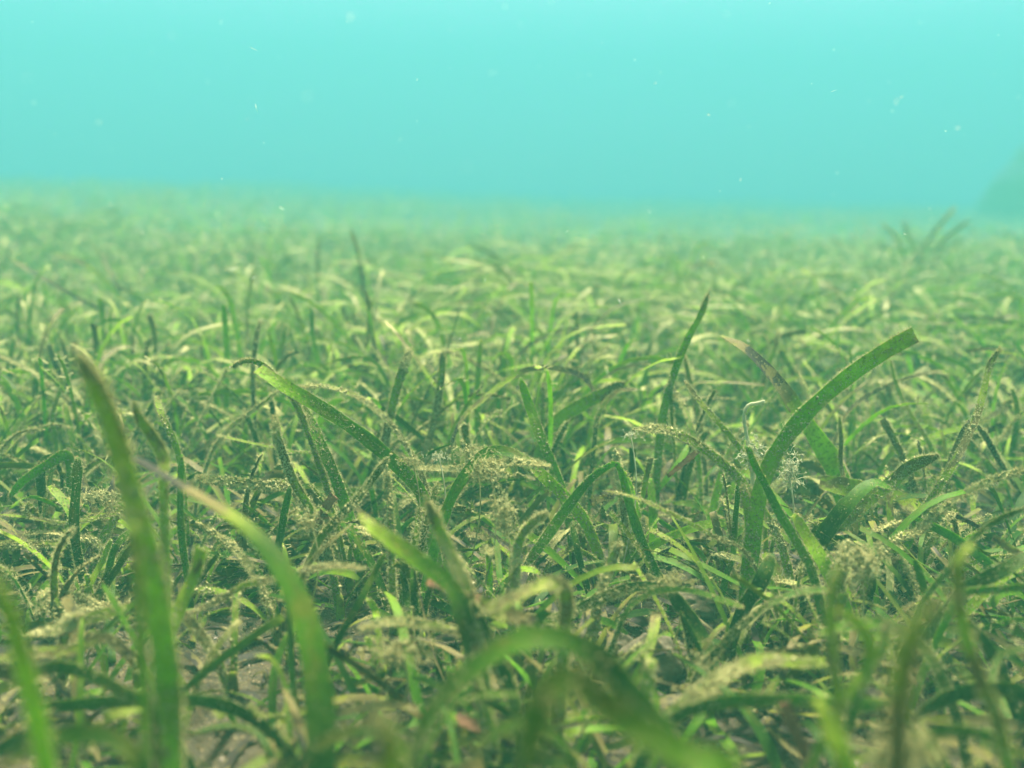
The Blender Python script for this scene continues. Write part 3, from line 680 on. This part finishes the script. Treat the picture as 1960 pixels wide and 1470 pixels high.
for si, (x, y, g, u, v, d) in enumerate(near_shoots):
    base = np.array([x, y, g])
    root = shoot_empty(base)
    short = y < .56
    nl = int(rng.integers(2, 5))
    ci = int(rng.choice(len(COLW), p=[.10, .17, .25, .22, .14, .05, .07]))
    cw, cc = COLW[ci]; hue, age = PAL[cc]
    azi = rng.uniform(0, 6.28); lean = rng.uniform(.05, .7); maxL = 0
    bendy = rng.choice([.25, .9, 1.8], p=[.25, .38, .37])
    for k in range(nl):
        Lc = rng.uniform(.05, .08) if short else rng.uniform(.065, .105)
        if k == 0: Lc *= 1.12
        maxL = max(maxL, Lc)
        w = rng.uniform(.0030, .0054)
        Cc, Nc, Hc = grow(base + np.array([rng.normal(0, .002), rng.normal(0, .002), -.003]), azi + rng.normal(0, .9), abs(lean + rng.normal(0, .15)),
                          bendy * rng.uniform(.6, 1.4), Lc, w, 15, rng.uniform(-.7, .7), rng.uniform(-.9, .9),
                          'round' if rng.random() < .5 else 'cut', rng.uniform(1.1, 2.4), rng.uniform(-.4, .4))
        sl = np.linspace(0, 1, 15)
        hh = np.clip(hue + rng.normal(0, .15), 0, 1)
        aa = np.clip(age + rng.normal(0, .12) + (sl ** 2) * rng.uniform(0, .8), 0, 1.1)
        ep = np.clip(rng.beta(1.6, 1.5) * (.6 + .7 * sl), 0, 1.05)
        link("leaf", leaf_mesh("leaf", Cc, Nc, Hc, hh, aa, ep, base, nf=int(Lc * 6500 / max(y, .5)), lmax=.0042, wid=.00014 + .00012 * y), root)
    # where it is
    tu, tv, _ = proj(base + [0, 0, maxL * .6])
    size = "short" if maxL < .085 else ("tall" if maxL > .112 else "medium")
    post = {.25: "upright", .9: "leaning", 1.8: "drooping"}[float(bendy)]
    nw = {2: "two", 3: "three", 4: "four"}[nl]
    lab = None
    for href in hero_ref(tu, tv, d)[:12]:
        du, dd_ = tu - href[0], d - href[2]
        if dd_ > .10: rel = "behind"
        elif dd_ < -.10: rel = "in front of"
        elif abs(du) < 14: rel = "beside"
        else: rel = "right of" if du > 0 else "left of"
        cand = f"{size} {cw} {post} tuft of {nw} leaves {rel} the {SHORT[href[3]]}"
        cand = " ".join(cand.split()[:16])
        if cand not in used_labels: lab = cand; break
    used_labels.add(lab)
    root["label"] = lab; root["category"] = "seagrass"; root["group"] = "seagrass shoots of the meadow"

# ------------------------------------------------------------------ the rest of the meadow, beyond counting: one object
def meadow(name, label, n, yfun, Lr, wr, Sg, closed, fz, fl, fw, seed, avoid=None, flat=False):
    r = np.random.default_rng(seed)
    y = yfun(r, n); side = np.where(r.random(n) < .86, 1.0, 1.6)
    x = r.uniform(-1, 1, n) * (0.60 * y + .22) * side
    if avoid is not None:
        k = avoid(x, y); x, y = x[k], y[k]; n = len(x)
    clump = vnoise(x, y, .11, 21)
    k = r.random(n) < .62 + .6 * clump; x, y, clump = x[k], y[k], clump[k]; n = len(x)
    z = ground_z(x, y)
    s = np.linspace(0, 1, Sg)[None]
    L = r.uniform(*Lr, n) * (1 + .30 * clump) * (1 + .22 * vnoise(x, y, .45, 23))
    bend = r.choice([.4, 1.5, 2.5], n, p=[.15, .38, .47]) * r.uniform(.5, 1.4, n)
    th0 = np.abs(r.normal(.38, .32, n)); 
    if flat: th0 = r.uniform(.5, 1.3, n); bend = r.uniform(.2, 1.3, n)
    ph0 = r.uniform(0, 6.28, n)
    th = th0[:, None] + bend[:, None] * s ** r.uniform(1.0, 2.4, (n, 1))
    ph = ph0[:, None] + r.uniform(-.5, .5, (n, 1)) * np.sin(s * 4 + ph0[:, None])
    d = np.stack([np.sin(th) * np.cos(ph), np.sin(th) * np.sin(ph), np.cos(th)], -1)
    base = np.stack([x, y, z - .003], -1)
    C = base[:, None] + np.concatenate([np.zeros((n, 1, 3)), np.cumsum((d[:, 1:] + d[:, :-1]) / 2 * (L / (Sg - 1))[:, None, None], 1)], 1)
    C[..., 2] = np.maximum(C[..., 2], ground_z(C[..., 0], C[..., 1]) + .002 * (s > 0))
    lim_ = .078 + .062 * r.random((n, 1)) ** 1.6; h_ = C[..., 2] - z[:, None]; C[..., 2] = z[:, None] + np.where(h_ > lim_ * .75, lim_ * (.75 + .25 * np.tanh((h_ / lim_ - .75) / .25)), h_)
    nn = np.stack([-np.cos(th) * np.cos(ph), -np.cos(th) * np.sin(ph), np.sin(th)], -1)
    b = np.cross(d, nn); tw = r.uniform(-.8, .8, (n, 1)) + r.uniform(-1, 1, (n, 1)) * s
    nn = nn * np.cos(tw)[..., None] + b * np.sin(tw)[..., None]
    hw = (r.uniform(*wr, n) / 2)[:, None] * (.65 + .35 * np.minimum(s / .3, 1)) * np.where(r.random((n, 1)) < .5, 1, np.sqrt(np.clip((1.02 - s) / .15, .05, 1)))
    hue = np.clip(r.normal(.72, .30, n), 0, 1)[:, None] + 0 * s
    a0 = np.clip(r.normal(.18, .28, n), 0, 1.1)
    age = np.clip(a0[:, None] + s ** 2 * r.uniform(0, .7, (n, 1)), 0, 1.15)
    if flat: age = np.clip(age + r.choice([-.3, .6], n, p=[.7, .3])[:, None], 0, 1.15); hue = np.clip(hue - .66, 0, .45)  # undergrowth hue lowered: shade under the taller leaves is put into the colour
    ep = np.clip(r.beta(2.8, 1.3, n)[:, None] * (.62 + .58 * s), 0, 1.1)
    if flat: ep = ep * .55
    V, F, UV, D, B, Nn, T = ribbon_batch(C, nn, hw, hue, age, ep, r.random(n), .00012, closed=closed)
    # epiphyte tufts, vectorised over all leaves
    m = int(n * fz); li = r.integers(0, n, m)
    keep = r.random(m) < .25 + ep[li, -1]; li = li[keep]; m = len(li)
    t = r.beta(1.5, 1.0, m) * (Sg - 1.001); ii = t.astype(int); fr = (t - ii)[:, None]
    c = C[li, ii] * (1 - fr) + C[li, ii + 1] * fr
    Bq, Nq = B[li, ii], Nn[li, ii]; a = np.where(r.random(m) < .6, np.sign(r.random(m) - .5), r.uniform(-1, 1, m))[:, None]
    p = c + Bq * hw[li, ii][:, None] * a
    dr = unit(Bq * a + Nq * r.normal(0, .8, (m, 1)) + r.normal(0, .6, (m, 3)) + [0, 0, .15])
    ln = fl * r.uniform(.3, 1.1, (m, 1)) * (1 + .25 * c[:, 1:2])
    wv = unit(np.cross(dr, r.normal(0, 1, (m, 3)))) * fw * r.uniform(.5, 1.5, (m, 1)) * (1 + .6 * c[:, 1:2])
    bd = r.normal(0, .25, (m, 3)) * ln
    FV = np.stack([p - wv, p + wv, p + dr * ln * .6 + bd + wv, p + dr * ln * .6 + bd - wv * .8, p + dr * ln], 1).reshape(-1, 3)
    k5 = np.arange(m)[:, None] * 5 + len(V)
    FF = np.concatenate([k5 + [[0, 1, 2]], k5 + [[0, 2, 3]], k5 + [[3, 2, 4]]])
    ids = [np.zeros(len(f)) for f in F] + [np.ones(len(FF))]
    me = set_mesh(name, np.concatenate([V, FV]), F + [FF], ids, np.concatenate([UV, np.zeros((len(FV), 2))]),
                  np.concatenate([D, np.tile([[.5, .5, .5, 0]], (len(FV), 1))]), (M_LEAF, M_FUZZ))
    link(name, me, kind="stuff", label=label, category="seagrass")

def av_mid(x, y):
    k = np.ones(len(x), bool)
    for i in range(len(x)):
        u, v, d = proj((x[i], y[i], 0.0))
        if d < .9 and bare(u, v): k[i] = False
    return k

meadow("seagrass_meadow", "dense pale green seagrass meadow fading into the hazy water behind the nearer shoots", 30000,
       lambda r, n: .60 + 1.9 * r.random(n) ** .60, (.085, .165), (.0024, .0045), 10, True, 34, .0042, .00026, 31, av_mid)
meadow("distant_seagrass", "far seagrass melting into blue-green haze at the horizon", 26000,
       lambda r, n: 2.3 + 8.0 * r.random(n) ** .9, (.07, .12), (.005, .009), 6, False, 10, .008, .0012, 32)
meadow("low_undergrowth", "short and fallen seagrass leaves carpeting the seabed between the shoots", 8600,
       lambda r, n: .27 + .78 * r.random(n) ** .75, (.035, .105), (.0026, .0050), 11, True, 40, .003, .00014, 33, av_mid, True)

# ------------------------------------------------------------------ litter, grains, pebbles, algae
def scatter_litter():
    r = np.random.default_rng(51)
    n = 2400
    y = .24 + 1.0 * r.random(n) ** .8; x = r.uniform(-1, 1, n) * (.6 * y + .12)
    Sg = 7; s = np.linspace(-.5, .5, Sg)[None]
    L = r.exponential(.009, n) + .004; big = r.random(n) < .3; L = np.where(big, r.uniform(.03, .065, n), np.minimum(L, .03)); ph = r.uniform(0, 6.28, n)
    cv = r.normal(0, .35, n)
    px = x[:, None] + np.cos(ph[:, None] + cv[:, None] * s) * L[:, None] * s
    py = y[:, None] + np.sin(ph[:, None] + cv[:, None] * s) * L[:, None] * s
    pz = ground_z(px, py) + .0022 + r.uniform(0, .004, n)[:, None] * (1 - (2 * s) ** 2)
    C = np.stack([px, py, pz], -1)
    nn = np.broadcast_to(unit(np.stack([r.normal(0, .35, n), r.normal(0, .35, n), np.ones(n)], -1))[:, None], C.shape)
    hw = np.where(big, r.uniform(.0018, .0036, n), r.uniform(.0005, .0026, n))[:, None] * (1 - (1.7 * s) ** 4).clip(.3, 1)
    V, F, UV, D, *_ = ribbon_batch(C, nn, hw, np.full((n, Sg), .1), np.broadcast_to(r.uniform(1.1, 1.7, n)[:, None], (n, Sg)), np.broadcast_to(r.uniform(0, .22, n)[:, None], (n, Sg)), r.random(n), .00025)
    me = set_mesh("leaf_litter", V, F, None, UV, D, (M_LEAF,))
    link("leaf_litter", me, kind="stuff", label="broken brown and tan leaf scraps strewn over the seabed", category="leaf litter")
    m = 26000
    y = .22 + .85 * r.random(m) ** .7; x = r.uniform(-1, 1, m) * (.6 * y + .1)
    sz = np.minimum(r.exponential(.00045, m) + .00025, .0022)
    z = ground_z(x, y) + .0006 + .0018 * np.maximum(vnoise(x, y, .009, 12), 0) + .0022 * vnoise(x, y, .014, 11)
    V, f = crumbs_at(np.stack([x, y, z], -1), sz, r)
    me = set_mesh("sand_grains", V, [f], mats=(M_GRAIN,), smooth=False)
    link("sand_grains", me, kind="stuff", label="coarse tan, grey and dark grains on the seabed", category="sand grains")

def grain_material():
    m, nt, nd, lk = new_mat("coarse_grains")
    out = N(nt, "ShaderNodeOutputMaterial"); g = N(nt, "ShaderNodeNewGeometry")
    rp = N(nt, "ShaderNodeValToRGB"); lk.new(g.outputs["Random Per Island"], rp.inputs[0])
    cr = rp.color_ramp; cr.interpolation = 'CONSTANT'
    cr.elements[0].color = (.02, .018, .013, 1); cr.elements[1].position = .93; cr.elements[1].color = (.28, .25, .17, 1)
    for p_, c in ((.25, (.045, .037, .02, 1)), (.55, (.075, .062, .034, 1)), (.8, (.055, .06, .045, 1))):
        e = cr.elements.new(p_); e.color = c
    pb = N(nt, "ShaderNodeBsdfPrincipled"); lk.new(rp.outputs[0], pb.inputs["Base Color"]); pb.inputs["Roughness"].default_value = .6
    lk.new(pb.outputs[0], out.inputs[0]); return m
M_GRAIN = grain_material()
scatter_litter()

def stone(name, label, cat, c, r3, mat, seed, sub=5, amp=.34, rot=0.0, scale=1.0):
    import bmesh
    bm = bmesh.new(); bmesh.ops.create_icosphere(bm, subdivisions=sub, radius=1)
    from mathutils import noise as mn
    cs, sn = math.cos(rot), math.sin(rot)
    for v in bm.verts:
        p = v.co.copy()
        k = 1 + amp * mn.noise(p * 1.1 + Vector((seed, 0, 0))) + amp * .5 * mn.noise(p * 2.7 + Vector((0, seed, 0))) + amp * .15 * mn.noise(p * 9)
        q = p * k
        q = Vector((q.x, q.y, min(.9, q.z) if name == 'pebble' else q.z))
        q = Vector((q.x * r3[0], q.y * r3[1], q.z * r3[2]))
        v.co = Vector((q.x * cs - q.z * sn, q.y, q.x * sn + q.z * cs))
    me = bpy.data.meshes.new(name); bm.to_mesh(me); bm.free()
    me.polygons.foreach_set("use_smooth", np.ones(len(me.polygons), bool)); me.materials.append(mat)
    o = link(name, me, label=label, category=cat)
    if name == 'pebble': c = np.array(c); c[2] = min(c[2], float(ground_z(c[0], c[1])) + r3[2] * .62)
    o.location = c
    return o

stone("pebble", "large rounded grey-brown pebble leaning in the gap under the green arches", "pebble", at(1236, 1222, .452), (.0160, .011, .0145), M_STONE, 1.3, rot=.5)
stone("pebble", "pale grey pebble wedged against the dark leaf, upper right of the large pebble", "pebble", at(1288, 1183, .462), (.0085, .007, .0105), M_STONE, 4.1, rot=-.5)
stone("pebble", "brownish pebble partly hidden left of the large pebble", "pebble", at(1178, 1180, .47), (.0095, .008, .012), M_STONE, 7.7, rot=.3)
stone("pebble", "small dark pebble half buried below the large pebble", "pebble", at(1262, 1285, .435), (.009, .008, .004), M_STONE, 9.2)
stone("pebble", "flat grey pebble on shaded sand right of the folded leaf", "pebble", at(1345, 1085, .53), (.019, .012, .008), M_STONE, 12.4)
stone("boulder", "dark blurred boulder looming through the haze at the right edge", "boulder", (4.45, 6.2, -.24), (1.62, .9, 1.25), M_ROCK, 2.5, 5, .30)
stone("boulder", "small dark rock among hazy seagrass at the far left edge", "boulder", (-1.05, 2.0, .045), (.055, .05, .05), M_STONE, 8.5, 4, .28)

def twig(label, path, d, rad, looks=(.3, 1.2, .2)):
    uv = np.array([[float(c) for c in p.split(",")] for p in path.split()])
    P = catmull(np.array([at(a, b, d) for a, b in uv]), 16)
    P[:, 2] = np.maximum(P[:, 2], ground_z(P[:, 0], P[:, 1]) + rad * .8)
    k = 7; a = np.linspace(0, 2 * np.pi, k, endpoint=False)
    T = unit(np.gradient(P, axis=0)); B = unit(np.cross(T, [0, .3, 1.0])); Nn = np.cross(B, T)
    rr = rad * (1 + .18 * np.sin(np.arange(16) * 1.9))[:, None, None]
    V = (P[:, None] + rr * (B[:, None] * np.cos(a)[None, :, None] + Nn[:, None] * np.sin(a)[None, :, None] * .8))
    id_ = np.arange(16 * k).reshape(16, k); nx_ = np.roll(id_, -1, 1)
    f = np.stack([id_[:-1], nx_[:-1], nx_[1:], id_[1:]], -1).reshape(-1, 4)
    o0 = P[0]
    UV = np.stack([np.broadcast_to(a / 6.28, (16, k)), np.broadcast_to(np.arange(16)[:, None] * .3, (16, k))], -1).reshape(-1, 2)
    D = np.tile([[looks[0], looks[1], looks[2], rng.random()]], (16 * k, 1))
    me = set_mesh("twig", V.reshape(-1, 3) - o0, [f, id_[0][None, ::-1], id_[-1][None]], None, UV, D, (M_LEAF,))
    o = link("twig", me, label=label, category="twig"); o.location = o0
twig("thin black twig lying across the foot of the large pebble", "1196,1268 1225,1265 1255,1255 1278,1250", .437, .0010)
twig("short black twig on bare sand at lower left", "482,1220 505,1228 520,1240 534,1246", .44, .0017)
twig("small dark twig bent like a hook on sand left of centre", "652,1240 663,1256 672,1245 684,1222", .43, .0010)
twig("dark twig lying under the litter at lower left", "375,1213 400,1203 425,1203 448,1210", .455, .0012)
twig("black scrap of stem lying behind the looped pale leaf", "1002,1171 1020,1168 1036,1166", .46, .0018)

def dead_leaf(label, path, d0, d1, w, looks, epi):
    uv = np.array([[float(c) for c in p.split(",")] for p in path.split()])
    n = len(uv); dd = np.linspace(d0, d1, n)
    P = catmull(np.array([at(a, b, k) for (a, b), k in zip(uv, dd)]), 18)
    P[:, 2] = np.maximum(P[:, 2], ground_z(P[:, 0], P[:, 1]) + .003)
    T = unit(np.gradient(P, axis=0)); view = unit(CP - P); b0 = unit(np.cross(T, view)); nn = unit(np.cross(b0, T))
    nn = unit(nn + np.array([0, 0, .5]))
    cl = [PAL[c] for c in looks]; k = np.linspace(0, 1, len(cl)); sl = np.linspace(0, 1, 18)
    hue = np.interp(sl, k, [c[0] for c in cl]); age = np.interp(sl, k, [c[1] for c in cl])
    hw = np.full(18, w * (d0 + d1) / 2 / F_PX / 2) * (1 - .35 * sl ** 3) * (1 + .08 * np.sin(sl * 21))
    me = leaf_mesh("dead_leaf", P, nn, hw, hue, age, epi, P[0], nf=260, lmax=.003)
    me.materials.clear(); me.materials.append(M_DEAD if 'R' in label or looks.startswith('r') else M_LEAF); me.materials.append(M_FUZZ)
    o = link("dead_leaf", me, label=label, category="dead leaf", group="dead leaves on the seabed"); o.location = P[0]
M_DEAD = stone_material("dead_leaf_rust", (.05, .018, .008), (.13, .052, .020), 120)
dead_leaf("rust-red dead leaf scrap slanting down right at lower centre", "820,1108 848,1118 880,1130 918,1150", .385, .38, 24, "rrr", .15)
dead_leaf("grey-brown crumpled dead leaf resting on the rust-red scrap", "915,1150 945,1168 985,1180 1025,1190", .375, .38, 30, "btk", .7)
dead_leaf("dark blurred dead leaf lying on sand at bottom centre", "872,1372 900,1385 935,1398 965,1402", .375, .372, 22, "rkr", .1)
dead_leaf("brown dead leaf curled on shaded litter left of centre", "640,948 628,965 617,985 610,1003", .50, .50, 18, "rbt", .5)
dead_leaf("reddish dead stem leaning behind the arched leaf right of centre", "1345,855 1322,875 1300,893 1278,912", .53, .53, 11, "rbr", .2)
dead_leaf("brown spotted dead leaf lying level left of the folded leaf", "1130,962 1150,955 1175,950", .53, .53, 13, "kbk", .5)
dead_leaf("dark red-brown dead leaf standing edge-on at bottom right", "1500,1345 1515,1385 1535,1430 1550,1475", .33, .33, 22, "rkr", .15)
dead_leaf("pale crinkled dead leaf with torn edges on the litter at lower right", "1452,1268 1490,1262 1535,1268 1580,1268", .375, .375, 26, "ttt", .8)
dead_leaf("dark brown dead leaf shred among algae at right", "1830,988 1852,998 1875,1010", .50, .50, 9, "kkk", .3)
dead_leaf("flat dark dead leaf at the right edge above the deep green leaves", "1900,1030 1930,1048 1965,1068", .44, .44, 14, "kbk", .3)

def tuft(label, u, v, d, size, n, mat, elong=(1, 1, .7), wid=.00014, name="algae_tuft"):
    c = at(u, v, d)
    gz = float(ground_z(c[0], c[1]))
    m_ = max(40, n // 6); K = 9
    q = rng.normal(0, .42, (m_, 3)) * np.array(elong) * size
    step = size * rng.uniform(.05, .13, (m_, 1))
    dr = unit(rng.normal(0, 1, (m_, 3)) + [0, 0, .3]); pts = [q]
    for k_ in range(K - 1):
        dr = unit(dr + rng.normal(0, .55, (m_, 3)) + [0, 0, -.10]); pts.append(pts[-1] + dr * step)
    P_ = np.stack(pts, 1); w = unit(np.cross(P_[:, 1] - P_[:, 0], rng.normal(0, 1, (m_, 3))))[:, None] * wid * rng.uniform(.6, 1.8, (m_, K, 1))
    V = np.stack([P_ - w, P_ + w], 2).reshape(-1, 3); id2 = np.arange(m_ * K * 2).reshape(m_, K, 2)
    f = np.concatenate([np.stack([id2[:, :-1, 0], id2[:, :-1, 1], id2[:, 1:, 1]], -1).reshape(-1, 3), np.stack([id2[:, :-1, 0], id2[:, 1:, 1], id2[:, 1:, 0]], -1).reshape(-1, 3)])
    nc = n
    cv, cf = crumbs_at(q[rng.integers(0, m_, nc)] * .9 + rng.normal(0, .07, (nc, 3)) * size, np.minimum(rng.exponential(.00028, nc) + .0001, .0010) * (size / .010))
    # holdfast strand that ties the tuft to the seabed
    sN = 10; s = np.linspace(0, 1, sN); Pz = np.stack([.004 * np.sin(s * 5), .003 * np.cos(s * 4), -(c[2] - gz) * s], -1)
    ring = np.array([[1, 0, 0], [-.5, .87, 0], [-.5, -.87, 0]]) * .0005
    HV = (Pz[:, None] + ring[None]).reshape(-1, 3); id_ = np.arange(sN * 3).reshape(sN, 3); nx_ = np.roll(id_, -1, 1)
    hf = np.stack([id_[:-1], nx_[:-1], nx_[1:], id_[1:]], -1).reshape(-1, 4)
    a, b = len(V), len(V) + len(cv)
    me = set_mesh(name, np.concatenate([V, cv, HV]), [f, cf + a, hf + b], mats=(mat,))
    o = link(name, me, label=label, category="algae", group="algae tufts on the seagrass"); o.location = c
tuft("furry tan algae clump in front of the bright curled leaf at centre", 935, 900, .485, .0095, 900, M_FUZZ, (1.3, .8, .7))
tuft("spiky tan and black algae clump left of the bright curled leaf", 905, 863, .51, .0085, 500, M_FUZZ, (1.3, .7, .6))
tuft("whitish algae frill behind the large smooth leaf at centre", 788, 885, .51, .006, 350, M_FUZZ, (1.2, .6, .7))
tuft("woolly tan algae clump right of centre, hanging before the folded leaf", 962, 985, .46, .0085, 800, M_FUZZ, (.7, .7, 1.6))
tuft("two white shelly bumps of algae behind the mossy leaf", 838, 874, .52, .0045, 160, M_PALE, (1.4, .5, .6))
tuft("feathery algae around the foot of the pale filament", 1440, 872, .53, .009, 500, M_PALE, (.6, .5, 1.2))
tuft("tan algae fluff on the tip of the silt-coated leaf at lower centre", 1290, 1112, .45, .008, 500, M_FUZZ, (1.5, .7, .5))
tuft("pale grey algae fluff on the low wall of litter at right", 1645, 1075, .44, .012, 900, M_FUZZ, (1.2, .6, 1.1))
tuft("grey-green leafy algae frond below the broad cut leaf", 1512, 905, .515, .010, 450, M_PALE, (.6, .5, 1.2))
tuft("tan algae crumbs clustered beside the dark arched leaf", 1345, 1265, .42, .0065, 350, M_FUZZ, (1.2, .7, .8))
tuft("loose algae fuzz on the litter behind the huge blurred arch", 760, 1245, .39, .011, 700, M_FUZZ, (1.6, .8, .4))
tuft("tan algae mat on the litter at lower left", 180, 1165, .46, .013, 800, M_FUZZ, (1.8, .8, .3))
tuft("pale algae wisp at the tip of the thick arched leaf", 1208, 835, .525, .0045, 150, M_PALE, (1.2, .6, .6))
tuft("blurred cushion of tan algae at the bottom edge, right", 1735, 1440, .27, .011, 700, M_FUZZ, (1.5, .8, .5))
tuft("tan algae crust on the sand mound at far left", 200, 950, .56, .012, 700, M_FUZZ, (1.8, .9, .35))
tuft("shaggy algae on the litter behind the lower left sand", 590, 1000, .46, .008, 500, M_FUZZ, (.8, .7, .9))

def filament():
    uv = [(1464, 768), (1448, 772), (1432, 776), (1424, 795), (1427, 822), (1432, 850), (1437, 880), (1440, 905)]
    P = catmull(np.array([at(a, b, .53) for a, b in uv]), 40)
    foot = P[-1].copy(); foot[2] = ground_z(foot[0], foot[1])
    P = np.vstack([P, catmull(np.array([P[-1], (P[-1] + foot) / 2 + [.003, 0, 0], foot]), 12)[1:]])
    a = np.linspace(0, 2 * np.pi, 6, endpoint=False); T = unit(np.gradient(P, axis=0)); B = unit(np.cross(T, [0, 1.0, 0])); Nn = np.cross(B, T)
    rr = (.0007 + .0006 * np.abs(np.sin(np.arange(len(P)) * 1.3)) * np.linspace(.4, 1.2, len(P)))[:, None, None]
    V = (P[:, None] + rr * (B[:, None] * np.cos(a)[None, :, None] + Nn[:, None] * np.sin(a)[None, :, None]))
    k = 6; n = len(P); id_ = np.arange(n * k).reshape(n, k); nx_ = np.roll(id_, -1, 1)
    f = np.stack([id_[:-1], nx_[:-1], nx_[1:], id_[1:]], -1).reshape(-1, 4)
    fv, ff = fuzz_on(P, B, Nn, T, np.full(n, .0008), 420, 1, .0008, .0028, .00009)
    me = set_mesh("algae_filament", np.concatenate([V.reshape(-1, 3), fv]) - P[0], [f, ff + n * k], mats=(M_PALE,))
    o = link("algae_filament", me, label="crooked white algae filament standing left of the broad cut leaf", category="algae"); o.location = P[0]
filament()

# ------------------------------------------------------------------ drifting specks
def snow():
    r = np.random.default_rng(77); n = 420
    d = .25 + 1.3 * r.random(n) ** 1.1
    P = np.array([at(u, v, k) for u, v, k in zip(r.uniform(-300, 2260, n), r.uniform(-120, 1000, n) ** 1.0, d)])
    P = P[P[:, 2] > .09]; n = len(P)
    dr = unit(r.normal(0, 1, (n, 3)) + [0.5, 0, .2]); ln = r.exponential(.0009, n)[:, None] * .6 + .0003
    w1 = unit(np.cross(dr, r.normal(0, 1, (n, 3)))); w2 = np.cross(dr, w1); wd = r.uniform(.00008, .00022, (n, 1))
    V = np.stack([P - dr * ln, P + w1 * wd, P + w2 * wd, P - w1 * wd, P - w2 * wd, P + dr * ln], 1).reshape(-1, 3)
    f = np.array([[0, 2, 1], [0, 3, 2], [0, 4, 3], [0, 1, 4], [5, 1, 2], [5, 2, 3], [5, 3, 4], [5, 4, 1]])
    F = (np.arange(n)[:, None, None] * 6 + f[None]).reshape(-1, 3)
    link("drifting_specks", set_mesh("drifting_specks", V, [F], mats=(M_SPECK,)), kind="stuff",
         label="tiny pale specks and hairs drifting in the water", category="drifting specks")
M_SPECK = fuzz_material("drifting_speck", (.7, .7, .6), (.95, .93, .85))
snow()

# ------------------------------------------------------------------ the water itself
import bmesh
bm = bmesh.new(); bmesh.ops.create_cube(bm, size=1)
for v_ in bm.verts:
    v_.co = Vector((v_.co.x * 46, v_.co.y * 46, -1.0 if v_.co.z < 0 else 2.9))
me = bpy.data.meshes.new("haze"); bm.to_mesh(me); bm.free()
hm, hnt, hnd, hlk = new_mat("water_haze")
ho = N(hnt, "ShaderNodeOutputMaterial"); hv = N(hnt, "ShaderNodeVolumePrincipled")
hv.inputs["Color"].default_value = (*HAZE_COLOR, 1); hv.inputs["Density"].default_value = HAZE_DENSITY
hv.inputs["Anisotropy"].default_value = 0.0
hv.inputs["Absorption Color"].default_value = (*HAZE_ABSORB, 1)
hlk.new(hv.outputs[0], ho.inputs["Volume"])
me.materials.append(hm)
link("haze", me, kind="stuff", label="turquoise water haze filling the whole scene", category="water haze")
